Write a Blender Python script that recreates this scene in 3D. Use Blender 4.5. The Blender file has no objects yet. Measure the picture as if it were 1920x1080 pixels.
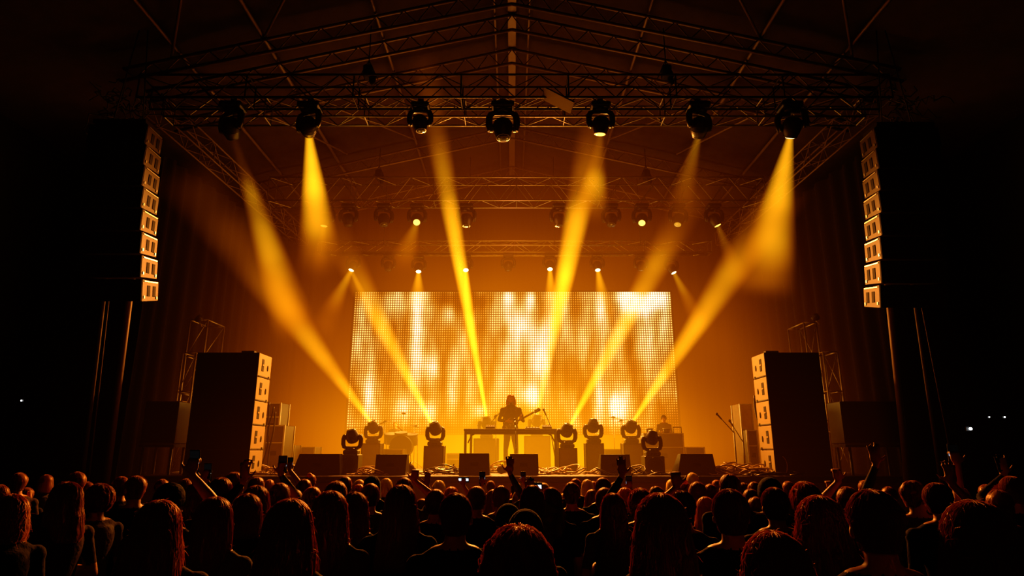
import bpy, bmesh, math, random
from mathutils import Vector, Matrix, noise as mn
R = math.radians
rnd = random.Random(7)
sc = bpy.context.scene
COL = sc.collection

# ------------------------------------------------------------------ camera
F, TH, CZ = 1170.0, R(14.5), 2.0
cam = bpy.data.objects.new('camera', bpy.data.cameras.new('camera')); COL.objects.link(cam)
cam.location = (0, 0, CZ); cam.rotation_euler = (R(90) + TH, 0, 0)
cam.data.sensor_width = 36; cam.data.lens = 36 * F / 1920; cam.data.clip_end = 200; cam.data.clip_start = .05
sc.camera = cam
FW, UP = Vector((0, math.cos(TH), math.sin(TH))), Vector((0, -math.sin(TH), math.cos(TH)))
def P(px, py, Y):
    d = FW + Vector(((px - 960) / F, 0, 0)) + UP * ((540 - py) / F)
    return Vector((0, 0, CZ)) + d * (Y / d.y)
def PX(v):
    w = Vector(v) - Vector((0, 0, CZ)); a = w.dot(FW)
    return 960 + F * w.x / a, 540 - F * w.dot(UP) / a

# ------------------------------------------------------------------ materials
def mat(name, col, rough=.5, metal=0., emit=None, es=0., spec=None, bump=None, vary=0.):
    m = bpy.data.materials.new(name); m.use_nodes = True
    nt = m.node_tree; b = nt.nodes['Principled BSDF']
    b.inputs['Base Color'].default_value = (*col, 1); b.inputs['Roughness'].default_value = rough
    b.inputs['Metallic'].default_value = metal
    if spec is not None: b.inputs['Specular IOR Level'].default_value = spec
    if emit:
        b.inputs['Emission Color'].default_value = (*emit, 1); b.inputs['Emission Strength'].default_value = es
    if bump or vary:
        tc = nt.nodes.new('ShaderNodeTexCoord'); n = nt.nodes.new('ShaderNodeTexNoise')
        n.inputs['Scale'].default_value = bump[0] if bump else 6; nt.links.new(tc.outputs['Object'], n.inputs['Vector'])
        if bump:
            bp = nt.nodes.new('ShaderNodeBump'); bp.inputs['Strength'].default_value = bump[1]; bp.inputs['Distance'].default_value = .02
            nt.links.new(n.outputs['Fac'], bp.inputs['Height']); nt.links.new(bp.outputs['Normal'], b.inputs['Normal'])
        if vary:
            mx = nt.nodes.new('ShaderNodeMix'); mx.data_type = 'RGBA'
            mx.inputs['A'].default_value = (*[c * (1 - vary) for c in col], 1); mx.inputs['B'].default_value = (*[min(1, c * (1 + vary)) for c in col], 1)
            nt.links.new(n.outputs['Fac'], mx.inputs['Factor']); nt.links.new(mx.outputs['Result'], b.inputs['Base Color'])
    return m
M = dict(
    black=mat('black_paint', (.012, .011, .010), .55, bump=(60, .1)),
    plastic=mat('black_plastic', (.02, .018, .016), .35),
    grille=mat('speaker_grille', (.006, .0055, .005), .8, bump=(200, .3)),
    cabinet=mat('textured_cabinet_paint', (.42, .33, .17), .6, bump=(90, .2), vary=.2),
    recess=mat('dark_recess', (.004, .004, .004), .8),
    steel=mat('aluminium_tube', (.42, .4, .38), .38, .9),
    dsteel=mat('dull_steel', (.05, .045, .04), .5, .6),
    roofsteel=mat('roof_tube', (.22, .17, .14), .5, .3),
    roof=mat('roof_canvas', (.055, .036, .027), .9, bump=(3, .3), vary=.3),
    drape=mat('black_drape', (.03, .022, .018), .95, spec=.1, bump=(20, .2)),
    stage=mat('stage_deck', (.06, .045, .035), .45, bump=(10, .15), vary=.3),
    skirt=mat('stage_skirt', (.16, .08, .04), .8, vary=.2),
    ground=mat('dark_ground', (.02, .018, .016), .9, vary=.3),
    wood=mat('dark_wood', (.05, .03, .02), .5, vary=.3),
    case=mat('flight_case', (.10, .08, .06), .5, vary=.2),
    pale=mat('pale_case', (.45, .33, .18), .6, vary=.2),
    cable=mat('rubber_cable', (.05, .04, .03), .35),
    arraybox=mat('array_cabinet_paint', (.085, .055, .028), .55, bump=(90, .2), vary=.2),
    palecable=mat('pale_cable', (.4, .28, .14), .4),
    brass=mat('cymbal_brass', (.6, .42, .15), .3, .9),
    skin=mat('skin', (.40, .17, .08), .55),
    cloth=mat('dark_cloth', (.018, .016, .016), .95, spec=.15, bump=(40, .3)),
    cloth2=mat('brown_cloth', (.05, .035, .03), .95, spec=.15, bump=(40, .3)),
    cloth3=mat('grey_cloth', (.09, .08, .075), .95, spec=.15, bump=(40, .3)),
    jean=mat('worn_denim', (.10, .09, .09), .9, bump=(60, .3)),
    screen=mat('phone_screen', (.01, .01, .01), .3, emit=(.75, .88, 1), es=2.2),
    dimscreen=mat('dim_phone_screen', (.01, .01, .01), .3, emit=(.6, .75, 1), es=.5),
    farlamp=mat('far_lamp', (.5, .5, .5), .5, emit=(.9, .95, 1), es=6),
    eye=mat('eye_and_brow', (.01, .008, .006), .3), lip=mat('lip', (.25, .07, .05), .5),
    guitar=mat('guitar_lacquer', (.05, .02, .01), .2),
)
for k_, s_ in (('screen', 1.6), ('dimscreen', .5)):
    nt = M[k_].node_tree; b = nt.nodes['Principled BSDF']; tc = nt.nodes.new('ShaderNodeTexCoord'); sp = nt.nodes.new('ShaderNodeSeparateXYZ'); nt.links.new(tc.outputs['Object'], sp.inputs[0])
    ab = nt.nodes.new('ShaderNodeMath'); ab.operation = 'ABSOLUTE'; nt.links.new(sp.outputs['Z'], ab.inputs[0])
    lt = nt.nodes.new('ShaderNodeMath'); lt.operation = 'LESS_THAN'; lt.inputs[1].default_value = .016; nt.links.new(ab.outputs[0], lt.inputs[0])
    ml = nt.nodes.new('ShaderNodeMath'); ml.operation = 'MULTIPLY_ADD'; ml.inputs[1].default_value = s_; ml.inputs[2].default_value = s_ * .004; nt.links.new(lt.outputs[0], ml.inputs[0])
    nt.links.new(ml.outputs[0], b.inputs['Emission Strength'])
def hairmat(name, col):
    m = mat(name, col, .45, spec=.6); nt = m.node_tree; b = nt.nodes['Principled BSDF']
    b.inputs['Sheen Weight'].default_value = .6; b.inputs['Specular Tint'].default_value = (1, .5, .25, 1); b.inputs['Sheen Roughness'].default_value = .35
    b.inputs['Sheen Tint'].default_value = (1, .5, .25, 1)
    tc = nt.nodes.new('ShaderNodeTexCoord'); mp = nt.nodes.new('ShaderNodeMapping'); mp.inputs['Scale'].default_value = (90, 90, 6)
    n = nt.nodes.new('ShaderNodeTexNoise'); n.inputs['Scale'].default_value = 1.; bp = nt.nodes.new('ShaderNodeBump')
    bp.inputs['Strength'].default_value = .35; bp.inputs['Distance'].default_value = .006
    nt.links.new(tc.outputs['Object'], mp.inputs['Vector']); nt.links.new(mp.outputs['Vector'], n.inputs['Vector'])
    nt.links.new(n.outputs['Fac'], bp.inputs['Height']); nt.links.new(bp.outputs['Normal'], b.inputs['Normal'])
    tr = nt.nodes.new('ShaderNodeBsdfTranslucent'); tr.inputs[0].default_value = (min(1, col[0] * 3), min(1, col[1] * 2.2), min(1, col[2] * 2), 1)
    mx = nt.nodes.new('ShaderNodeMixShader'); mx.inputs[0].default_value = .4; nt.links.new(b.outputs[0], mx.inputs[1]); nt.links.new(tr.outputs[0], mx.inputs[2]); nt.links.new(mx.outputs[0], nt.nodes['Material Output'].inputs[0])
    return m
HAIR = dict(dark=hairmat('dark_hair', (.24, .13, .06)), brown=hairmat('brown_hair', (.38, .19, .08)), fair=hairmat('fair_hair', (.85, .5, .2)))
def lensmat(name, s, col=(1, .5, .05)):
    return mat(name, (.02, .02, .02), .1, emit=col, es=s)
LENS = dict(off=mat('dark_lens', (.03, .03, .03), .05), dim=lensmat('dim_lens', .6), on=lensmat('lit_lens', 3.0, (1, .55, .08)), hot=lensmat('hot_lens', 7.0, (1, .72, .3)))

# ------------------------------------------------------------------ mesh builder
class MB:
    recalc = False
    def __init__(s): s.v = []; s.f = []; s.sm = []
    def add(s, vs, fs, smooth=False):
        o = len(s.v); s.v += [tuple(v) for v in vs]; s.f += [tuple(o + i for i in f) for f in fs]; s.sm += [smooth] * len(fs); return s
    def box(s, c, d, rot=None, bev=0.):
        x, y, z = d[0] / 2, d[1] / 2, d[2] / 2
        b = min(bev, x * .9, y * .9, z * .9)
        if b <= 0:
            vs = [Vector((i, j, k)) for i in (-x, x) for j in (-y, y) for k in (-z, z)]
            fs = [(0, 1, 3, 2), (4, 6, 7, 5), (0, 4, 5, 1), (2, 3, 7, 6), (0, 2, 6, 4), (1, 5, 7, 3)]
        else:   # octagonal rings give softened edges
            def ring(z_, i):
                X, Y = x - i, y - i; c_ = b if i == 0 else b * .6
                return [Vector(p) for p in ((X, -Y + c_, z_), (X, Y - c_, z_), (X - c_, Y, z_), (-X + c_, Y, z_), (-X, Y - c_, z_), (-X, -Y + c_, z_), (-X + c_, -Y, z_), (X - c_, -Y, z_))]
            rs = [ring(-z, b), ring(-z + b, 0), ring(z - b, 0), ring(z, b)]
            vs = sum(rs, []); fs = []
            for k in range(3):
                for i in range(8):
                    j = (i + 1) % 8; fs.append((k * 8 + i, k * 8 + j, k * 8 + 8 + j, k * 8 + 8 + i))
            fs += [tuple(range(7, -1, -1)), tuple(range(24, 32))]
        if rot is not None: vs = [rot @ v for v in vs]
        c = Vector(c); return s.add([v + c for v in vs], fs)
    def tube(s, p0, p1, r0, r1=None, n=8, cap=True):
        return s.path([p0, p1], [r0, r0 if r1 is None else r1], n, cap)
    def path(s, pts, rad, n=8, cap=True, smooth=True):
        pts = [Vector(p) for p in pts]
        if not isinstance(rad, (list, tuple)): rad = [rad] * len(pts)
        vs, fs = [], []; prev = None
        for i, p in enumerate(pts):
            a = pts[max(0, i - 1)]; b = pts[min(len(pts) - 1, i + 1)]; d = (b - a)
            d = d.normalized() if d.length > 1e-9 else Vector((0, 0, 1))
            if prev is None: u = d.orthogonal().normalized()
            else:
                u = prev - d * prev.dot(d); u = u.normalized() if u.length > 1e-6 else d.orthogonal().normalized()
            prev = u; w = d.cross(u)
            for k in range(n):
                t = 2 * math.pi * k / n; vs.append(p + (u * math.cos(t) + w * math.sin(t)) * rad[i])
        for i in range(len(pts) - 1):
            for k in range(n):
                j = (k + 1) % n; fs.append((i * n + k, i * n + j, i * n + n + j, i * n + n + k))
        s.add(vs, fs, smooth)
        if cap:
            o = len(s.v) - len(vs); s.f += [tuple(o + k for k in range(n - 1, -1, -1)), tuple(o + (len(pts) - 1) * n + k for k in range(n))]; s.sm += [False, False]
        return s
    def lathe(s, prof, mtx=None, n=24, sx=1., sy=1., smooth=True):
        vs, fs = [], []
        for r, z in prof:
            for k in range(n):
                t = 2 * math.pi * k / n; vs.append(Vector((r * math.cos(t) * sx, r * math.sin(t) * sy, z)))
        m = len(prof)
        for i in range(m - 1):
            for k in range(n):
                j = (k + 1) % n; fs.append((i * n + k, i * n + j, i * n + n + j, i * n + n + k))
        fs += [tuple(range(n - 1, -1, -1)), tuple((m - 1) * n + k for k in range(n))]
        if mtx is not None: vs = [mtx @ v for v in vs]
        return s.add(vs, fs, smooth)
    def ell(s, c, r, mtx=None, n=16, m=10):
        prof = [(math.sin(math.pi * (i + .02) / (m + .04)) or 1e-4, -math.cos(math.pi * (i + .02) / (m + .04))) for i in range(m + 1)]
        T = Matrix.Translation(Vector(c)) @ (mtx.to_4x4() if mtx else Matrix.Identity(4)) @ Matrix.Diagonal((r[0], r[1], r[2], 1))
        return s.lathe(prof, T, n)
    def prism(s, poly, axis, a, b):
        """poly: 2-D points; axis 0: (y,z) extruded in x; 1: (x,z) in y; 2: (x,y) in z"""
        def q(p, t): return ((t, p[0], p[1]), (p[0], t, p[1]), (p[0], p[1], t))[axis]
        n = len(poly); vs = [q(p, a) for p in poly] + [q(p, b) for p in poly]
        fs = [(i, (i + 1) % n, n + (i + 1) % n, n + i) for i in range(n)] + [tuple(range(n - 1, -1, -1)), tuple(range(n, 2 * n))]
        return s.add(vs, fs)
    def mesh(s, name, m):
        me = bpy.data.meshes.new(name); me.from_pydata(s.v, [], s.f)
        me.polygons.foreach_set('use_smooth', s.sm)
        for mm in (m if isinstance(m, (list, tuple)) else [m]): me.materials.append(mm)
        if s.recalc:
            bm = bmesh.new(); bm.from_mesh(me); bmesh.ops.recalc_face_normals(bm, faces=bm.faces); bm.to_mesh(me); bm.free()
        me.update(); return me
    def build(s, name, m, parent=None, loc=None, rot=None):
        me = s.mesh(name, m)
        o = bpy.data.objects.new(name, me); COL.objects.link(o)
        if parent: o.parent = parent
        if loc is not None: o.location = loc
        if rot is not None: o.rotation_euler = rot
        return o
def tag(o, label, cat, group=None, kind=None):
    o['label'] = label; o['category'] = cat
    if group: o['group'] = group
    if kind: o['kind'] = kind
    return o
def empty(name, loc=(0, 0, 0), rot=(0, 0, 0), scale=1.):
    o = bpy.data.objects.new(name, None); COL.objects.link(o); o.location = loc; o.rotation_euler = rot
    o.scale = (scale,) * 3; o.empty_display_size = .2; return o
def struct(o): o['kind'] = 'structure'; return o
def copy_tree(o, parent=None):
    c = o.copy(); COL.objects.link(c); c.parent = parent
    for ch in list(o.children): copy_tree(ch, c)
    return c
def lookrot(d):
    """rotation taking local +Z onto d"""
    return Vector(d).normalized().to_track_quat('Z', 'Y').to_matrix()

# ------------------------------------------------------------------ setting
SY, SZ = 13.0, 1.48          # stage front and deck height
struct(MB().box((0, 11, -.05), (50, 26, .1)).build('floor', M['ground']))
deck = struct(MB().box((0, 18.2, SZ - .06), (15.6, 10.4, .12), bev=.01).build('stage_floor', M['stage']))
sk = MB()
sk.box((0, SY + .08, (SZ - .12) / 2), (15.4, .06, SZ - .12))
for i in range(16): sk.box((-7.5 + i, SY + .045, (SZ - .12) / 2), (.012, .02, SZ - .14))
sk.box((0, SY + .04, SZ - .15), (15.4, .04, .03))
struct(sk.build('stage_wall_front', M['skirt']))
RW = 10.5   # side wall
def folds(x0, y0, x1, y1, z0, z1, amp, wl, name, m):
    L = math.hypot(x1 - x0, y1 - y0); n = max(8, int(L / wl * 8)); dx, dy = (x1 - x0) / L, (y1 - y0) / L
    vs = []; 
    for k, z in enumerate((z0, (z0 + z1) / 2, z1)):
        for i in range(n + 1):
            t = i / n * L; a = amp * (math.sin(2 * math.pi * t / wl + 1.3 * math.sin(t * 1.7)) + .8 * mn.noise(Vector((t * 1.3, z * .1, 2)))) * (1.15 - .3 * k / 2)
            vs.append((x0 + dx * t - dy * a, y0 + dy * t + dx * a, z))
    fs = [(k * (n + 1) + i, k * (n + 1) + i + 1, (k + 1) * (n + 1) + i + 1, (k + 1) * (n + 1) + i) for k in range(2) for i in range(n)]
    return MB().add(vs, fs, True)
struct(MB().box((0, 23.2, 6.5), (2 * RW, .1, 13)).build('wall_back', M['black']))
struct(MB().box((-RW - 1.5, 11, 6.5), (.1, 25, 13)).build('wall_left', M['black']))
struct(MB().box((RW + 1.5, 11, 6.5), (.1, 25, 13)).build('wall_right', M['black']))
tag(folds(-8.6, 22.6, 8.6, 22.6, SZ, 11.2, .07, .45, 'c', 0).build('backdrop_curtain', M['drape']), 'black pleated curtain hanging across the back of the stage', 'curtain')
tag(folds(-8.9, 14.6, -7.9, 22.4, .1, 9.3, .09, .55, 'c', 0).build('side_curtain', M['drape']), 'black side curtain hanging behind the left subwoofer stack', 'curtain', 'black curtains closing the sides of the stage')
tag(folds(8.9, 14.6, 7.9, 22.4, .1, 9.3, .09, .55, 'c', 0).build('side_curtain', M['drape']), 'black side curtain hanging behind the right subwoofer stack', 'curtain', 'black curtains closing the sides of the stage')
# roof skin: two pitched canvas planes with purlin sag
HR, SL = 12.25, .245
def roofz(x): return HR - abs(x) * SL
rv, rf = [], []
nx, ny = 32, 40
for j in range(ny + 1):
    for i in range(nx + 1):
        x = -RW - 1.6 + (2 * RW + 3.2) * i / nx; y = -1.0 + 24.3 * j / ny
        rv.append((x, y, roofz(x) + .35 - .06 * abs(math.sin(y * 1.3)) + .03 * mn.noise(Vector((x, y, 0)))))
for j in range(ny):
    for i in range(nx):
        a = j * (nx + 1) + i; rf.append((a, a + 1, a + nx + 2, a + nx + 1))
struct(MB().add(rv, rf, True).build('ceiling', M['roof']))
struct(MB().box((0, -1.0, 6.5), (2 * RW + 3, .1, 13)).build('wall_front', M['black']))

# ------------------------------------------------------------------ trusses
def zigzag(mb, A, B, off1, off2, step, r):
    A, B = Vector(A), Vector(B); L = (B - A).length; n = max(2, round(L / step)); d = (B - A) / n
    for i in range(n):
        a = A + d * i + (off1 if i % 2 == 0 else off2); b = A + d * (i + 1) + (off2 if i % 2 == 0 else off1)
        mb.tube(a, b, r, n=5, cap=False)
def truss(A, B, h, w, label, group=None, m='steel', r=.025, step=.55, name='lattice_truss', side=None):
    """box truss A to B (centre of its top), h down, w wide"""
    A, B = Vector(A), Vector(B); mid = (A + B) / 2
    t = empty(name, mid); A = A - mid; B = B - mid
    d = (B - A).normalized(); s = side or d.cross(Vector((0, 0, 1))).normalized() * (w / 2); dn = d.cross(s).normalized() * h
    if dn.z > 0: dn = -dn
    c = [s, -s, s + dn, -s + dn]
    for o in c: MB().tube(A + o, B + o, r, n=8).build('chord', M[m], t)
    b = MB()
    for o1, o2 in ((c[0], c[2]), (c[1], c[3]), (c[0], c[1]), (c[2], c[3])): zigzag(b, A, B, o1, o2, step, r * .5)
    k = int((B - A).length / (step * 4))
    for i in range(k + 1):
        p = A.lerp(B, i / max(1, k))
        for o1, o2 in ((c[0], c[2]), (c[1], c[3]), (c[2], c[3]), (c[0], c[1])): b.tube(p + o1, p + o2, r * .7, n=5, cap=False)
    b.build('bracing', M[m], t)
    return tag(t, label, 'truss', group)
FT = P(960, 152, 12.4)
L0, R0 = P(275, 152, 12.4).x, P(1655, 152, 12.4).x
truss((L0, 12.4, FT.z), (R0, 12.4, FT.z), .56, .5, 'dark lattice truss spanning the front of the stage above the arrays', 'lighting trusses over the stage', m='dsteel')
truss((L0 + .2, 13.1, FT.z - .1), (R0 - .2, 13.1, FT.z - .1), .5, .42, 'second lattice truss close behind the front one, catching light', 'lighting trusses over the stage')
IT = P(960, 340, 18.0)
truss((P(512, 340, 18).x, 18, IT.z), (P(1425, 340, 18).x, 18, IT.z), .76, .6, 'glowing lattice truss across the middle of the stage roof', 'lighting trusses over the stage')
BTz = P(960, 455, 20.2).z
truss((P(600, 455, 20.2).x, 20.2, BTz), (P(1330, 455, 20.2).x, 20.2, BTz), .4, .4, 'hazy lattice truss directly above the video wall', 'lighting trusses over the stage')
t = MB().tube((P(635, 460, 19.4).x, 19.4, P(960, 460, 19.4).z), (P(1250, 460, 19.4).x, 19.4, P(960, 460, 19.4).z), .022).build('lighting_pipe', M['steel'])
tag(t, 'thin horizontal pipe hanging between middle truss and video wall', 'pipe')
for x in (-4.2, -1.4, 1.4, 4.2):
    z0 = P(960, 460, 19.4).z
    tag(MB().tube((x, 19.4, z0), (x, 19.4, roofz(x) - .3), .008, n=5).build('suspension_wire', M['dsteel']), 'thin wire holding the horizontal lighting pipe to the roof', 'wire', 'wires of the lighting pipe')
# eave trusses running to the back, and roof gables
EZ = FT.z - .05
for s, n in ((-1, 'left'), (1, 'right')):
    truss((s * 8.25, 12.9, EZ), (s * 7.9, 22.4, EZ), .5, .4, f'lattice truss running back along the {n} eave of the roof', 'side trusses of the roof', m='roofsteel')
for i, (y, r) in enumerate(((8.5, .035), (12.15, .04), (13.05, .04), (14.4, .04), (18.5, .035), (21.5, .03))):
    t = empty('gable_rafter', (0, y, HR))
    for s in (-1, 1):
        e = Vector((s * 8.6, 0, -8.6 * SL))
        MB().tube((0, 0, 0), e, r, n=8).build('top_chord', M['roofsteel'], t)
        lo = Vector((0, 0, -.42)); MB().tube(lo, e + Vector((0, 0, -.30)), r, n=8).build('bottom_chord', M['roofsteel'], t)
        b = MB()
        for k in range(14):
            a = Vector((0, 0, 0)).lerp(e, k / 14); c = lo.lerp(e + Vector((0, 0, -.3)), (k + .5) / 14)
            a2 = Vector((0, 0, 0)).lerp(e, (k + 1) / 14)
            b.tube(a, c, .014, n=5, cap=False); b.tube(c, a2, .014, n=5, cap=False)
        b.build('bracing', M['roofsteel'], t)
    tag(t, ['pitched roof rafter frame high over the crowd in front of the stage', 'double pitched roof rafter just above the front truss', 'second pitched rafter from the front, close behind the first', 'third pitched rafter from the front with slim braces', 'pitched rafter crossing above the middle truss', 'rearmost pitched rafter fading into the haze'][i], 'rafter', 'pitched rafters of the stage roof')
for x, r in ((0, .11), (-.42, .03), (.42, .03), (-3.1, .04), (3.1, .04), (-5.6, .045), (5.6, .045), (-7.4, .04), (7.4, .04)):
    z = roofz(x) + .1
    o = (MB().box((0, 0, 0), (.2, 18, .14)) if x == 0 else MB().tube((0, -9, 0), (0, 9, 0), r)).build('ridge_girder' if x == 0 else 'roof_purlin', M['roofsteel'], loc=(x, 13.3, z))
    nm = {0: 'broad ridge girder running back along the roof peak', -.42: 'slim purlin just left of the ridge girder', .42: 'slim purlin just right of the ridge girder', -3.1: 'roof purlin running back above the second hanging spotlight', 3.1: 'roof purlin running back above the fifth hanging spotlight',
          -5.6: 'roof purlin halfway down the left roof slope', 5.6: 'roof purlin halfway down the right roof slope', -7.4: 'lowest purlin on the left roof slope', 7.4: 'lowest purlin on the right roof slope'}[x]
    tag(o, nm, 'girder' if x == 0 else 'purlin', None if x == 0 else 'roof purlins')
for s, n in ((-1, 'left'), (1, 'right')):   # wind braces in the roof plane
    for k, (xa, ya, xb, yb) in enumerate(((3.1, 9, 5.6, 12.2), (5.6, 14.3, 3.1, 18), (5.6, 9, 7.6, 12.2), (7.4, 13.1, 5.2, 18.))):
        a, b = (s * xa, ya, roofz(xa) + .05), (s * xb, yb, roofz(xb) + .05)
        tag(MB().tube(a, b, .03).build('diagonal_brace', M['roofsteel']), f'diagonal tube bracing the {n} roof slope, ' + ['inner one before the front truss', 'inner one behind the front truss', 'outer one before the front truss', 'outer one behind the front truss'][k], 'brace', 'diagonal braces of the roof')
# chain hoists on the front and inner trusses
def hoist(px, y, z, label):
    p = P(px, 300, y); t = empty('chain_hoist', (p.x, y, z))
    MB().box((0, 0, .14), (.2, .24, .3), bev=.03).build('motor', M['black'], t)
    MB().ell((.1, 0, -.02), (.08, .08, .16)).build('chain_bag', M['black'], t)
    b = MB().tube((0, 0, .3), (0, 0, roofz(p.x) - z - .02), .012, n=6)
    for dx in (-.22, .22): b.tube((dx, .0, -.2), (0, 0, .45), .01, n=5)
    b.build('chain', M['dsteel'], t); tag(t, label, 'hoist', 'chain hoists holding the trusses')
x_at = lambda px, y, z: (px - 960) / F * (y * math.cos(TH) + (z - CZ) * math.sin(TH))
def hoist_px(px, y, z, label):
    x = x_at(px, y, z); t = empty('chain_hoist', (x, y, z))
    MB().box((0, 0, .14), (.2, .24, .3), bev=.03).build('motor', M['black'], t)
    MB().ell((.1, 0, -.02), (.08, .08, .16)).build('chain_bag', M['black'], t)
    b = MB().tube((0, 0, .3), (0, 0, roofz(x) - z - .02), .012, n=6)
    for dx in (-.22, .22): b.tube((dx, .0, -.04), (0, 0, .45), .01, n=5)
    b.build('chain', M['dsteel'], t); tag(t, label, 'hoist', 'chain hoists holding the trusses')
hoist_px(690, 12.4, FT.z + .08, 'black chain hoist on the front truss, left of centre')
hoist_px(1250, 12.4, FT.z + .08, 'black chain hoist on the front truss, right of centre')
hoist_px(710, 18, IT.z + .08, 'black chain hoist on the middle truss, left of centre')
hoist_px(1212, 18, IT.z + .08, 'black chain hoist on the middle truss, right of centre')
# tilted panel lying in the front truss
a = P(1000, 160, 12.9)
tag(MB().box((0, 0, 0), (.72, .3, .05), Matrix.Rotation(R(30), 3, 'Y') @ Matrix.Rotation(R(-25), 3, 'X')).build('flat_panel', M['steel'], loc=P(1046, 188, 12.1)), 'tilted flat dark panel sticking out of the front truss', 'panel')
# ------------------------------------------------------------------ moving heads
def moving_head(loc, d, label, group, lens='off', s=1., flip=False, pan=None, detail=True):
    """base, yoke, head aimed along world direction d"""
    d = Vector(d).normalized()
    root = empty('moving_head', loc, (math.pi if flip else 0, 0, 0), s)
    ld = Vector((d.x, -d.y, -d.z)) if flip else d.copy()
    MB().box((0, 0, .05), (.36, .3, .1), bev=.02).box((0, 0, .105), (.3, .24, .02)).build('base', M['plastic'], root)
    if detail:
        MB().box((0, -.151, .055), (.14, .006, .045)).build('display', M['recess'], root)
    if pan is None:
        pan = max(-.45, min(.45, math.atan2(-ld.x, ld.y) if abs(ld.x) + abs(ld.y) > .25 and abs(ld.x) < abs(ld.y) * .6 else 0))
    yk = MB(); H = .41
    for sx in (-1, 1):
        pts = [(.0, .150), (.13, .152), (.19, .18), (.215, .25), (.22, .37), (.205, .47)]
        yk.path([(sx * x, 0, z) for x, z in pts], [.040, .042, .052, .056, .052, .035], 10)
        yk.lathe([(.07, -.012), (.07, .03), (.055, .04)], Matrix.Translation((sx * .17, 0, H)) @ Matrix.Rotation(sx * R(90), 4, 'Y'), 16)
    yk.lathe([(.11, .11), (.11, .135), (.09, .15)], None, 20)
    yk.build('yoke', M['plastic'], root, rot=(0, 0, pan))
    T = Matrix.Translation((0, 0, H)) @ lookrot(ld).to_4x4()
    MB().lathe([(.03, -.148), (.085, -.142), (.13, -.11), (.152, -.05), (.154, .03), (.14, .10), (.12, .15), (.108, .185)], T, 24).lathe([(.116, .13), (.118, .165), (.108, .19), (.10, .19)], T, 24).build('head_housing', M['plastic'], root)
    MB().lathe([(.096, .186), (.08, .196), (.045, .204), (.005, .207)], T, 24).build('lens', LENS[lens], root)
    if detail:
        g = MB()
        for a in range(5): g.lathe([(.157, -.05 + a * .022), (.157, -.044 + a * .022)], T, 24)
        g.build('cooling_fin', M['recess'], root)
    return tag(root, label, 'moving light', group)
def head_centre(loc, s=1., flip=False): return Vector(loc) + Vector((0, 0, (-.41 if flip else .41) * s))

# ------------------------------------------------------------------ light shafts in the haze: cones of volume emission in place of scattered light
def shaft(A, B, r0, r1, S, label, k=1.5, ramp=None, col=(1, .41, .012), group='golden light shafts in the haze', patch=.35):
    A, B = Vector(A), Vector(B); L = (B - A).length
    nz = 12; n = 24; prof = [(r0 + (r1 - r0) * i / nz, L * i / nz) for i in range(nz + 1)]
    m = bpy.data.materials.new('emissive_shaft'); m.use_nodes = True; nt = m.node_tree; nt.nodes.clear()
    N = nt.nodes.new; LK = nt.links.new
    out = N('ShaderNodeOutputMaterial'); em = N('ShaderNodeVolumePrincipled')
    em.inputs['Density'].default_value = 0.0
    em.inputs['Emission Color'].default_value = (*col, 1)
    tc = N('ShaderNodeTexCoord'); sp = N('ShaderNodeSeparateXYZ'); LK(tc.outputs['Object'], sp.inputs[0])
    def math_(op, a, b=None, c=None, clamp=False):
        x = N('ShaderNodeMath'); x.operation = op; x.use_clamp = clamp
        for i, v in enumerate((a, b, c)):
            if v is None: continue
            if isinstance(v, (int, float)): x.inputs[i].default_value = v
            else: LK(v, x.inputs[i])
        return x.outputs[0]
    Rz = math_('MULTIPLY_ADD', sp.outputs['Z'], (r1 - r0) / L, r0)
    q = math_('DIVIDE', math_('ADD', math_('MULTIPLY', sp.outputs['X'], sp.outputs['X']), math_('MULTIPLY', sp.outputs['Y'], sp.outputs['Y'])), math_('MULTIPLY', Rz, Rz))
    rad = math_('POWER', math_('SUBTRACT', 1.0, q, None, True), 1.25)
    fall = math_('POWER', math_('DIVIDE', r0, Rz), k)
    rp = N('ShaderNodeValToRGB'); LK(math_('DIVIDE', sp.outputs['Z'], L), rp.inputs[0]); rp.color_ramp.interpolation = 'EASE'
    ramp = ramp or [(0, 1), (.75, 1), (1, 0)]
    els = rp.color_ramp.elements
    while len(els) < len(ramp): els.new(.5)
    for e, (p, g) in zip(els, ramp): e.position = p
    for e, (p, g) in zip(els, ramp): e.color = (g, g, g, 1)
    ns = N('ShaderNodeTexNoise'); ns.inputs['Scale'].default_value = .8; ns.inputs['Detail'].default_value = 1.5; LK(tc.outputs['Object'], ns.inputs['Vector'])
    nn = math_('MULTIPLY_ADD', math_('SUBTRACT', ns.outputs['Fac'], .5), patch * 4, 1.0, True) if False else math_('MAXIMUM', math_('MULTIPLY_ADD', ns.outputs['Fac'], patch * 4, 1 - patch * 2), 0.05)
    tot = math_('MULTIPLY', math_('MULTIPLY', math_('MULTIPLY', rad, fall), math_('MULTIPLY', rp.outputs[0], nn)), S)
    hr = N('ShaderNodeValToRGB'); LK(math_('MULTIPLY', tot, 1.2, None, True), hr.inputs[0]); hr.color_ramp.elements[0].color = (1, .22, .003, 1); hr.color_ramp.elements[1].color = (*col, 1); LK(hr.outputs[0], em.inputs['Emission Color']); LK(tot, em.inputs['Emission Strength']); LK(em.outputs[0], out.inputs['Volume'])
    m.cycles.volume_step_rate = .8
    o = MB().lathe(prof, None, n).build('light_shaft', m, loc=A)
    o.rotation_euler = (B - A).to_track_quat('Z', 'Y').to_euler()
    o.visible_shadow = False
    return tag(o, label, 'light shaft', group)

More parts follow.
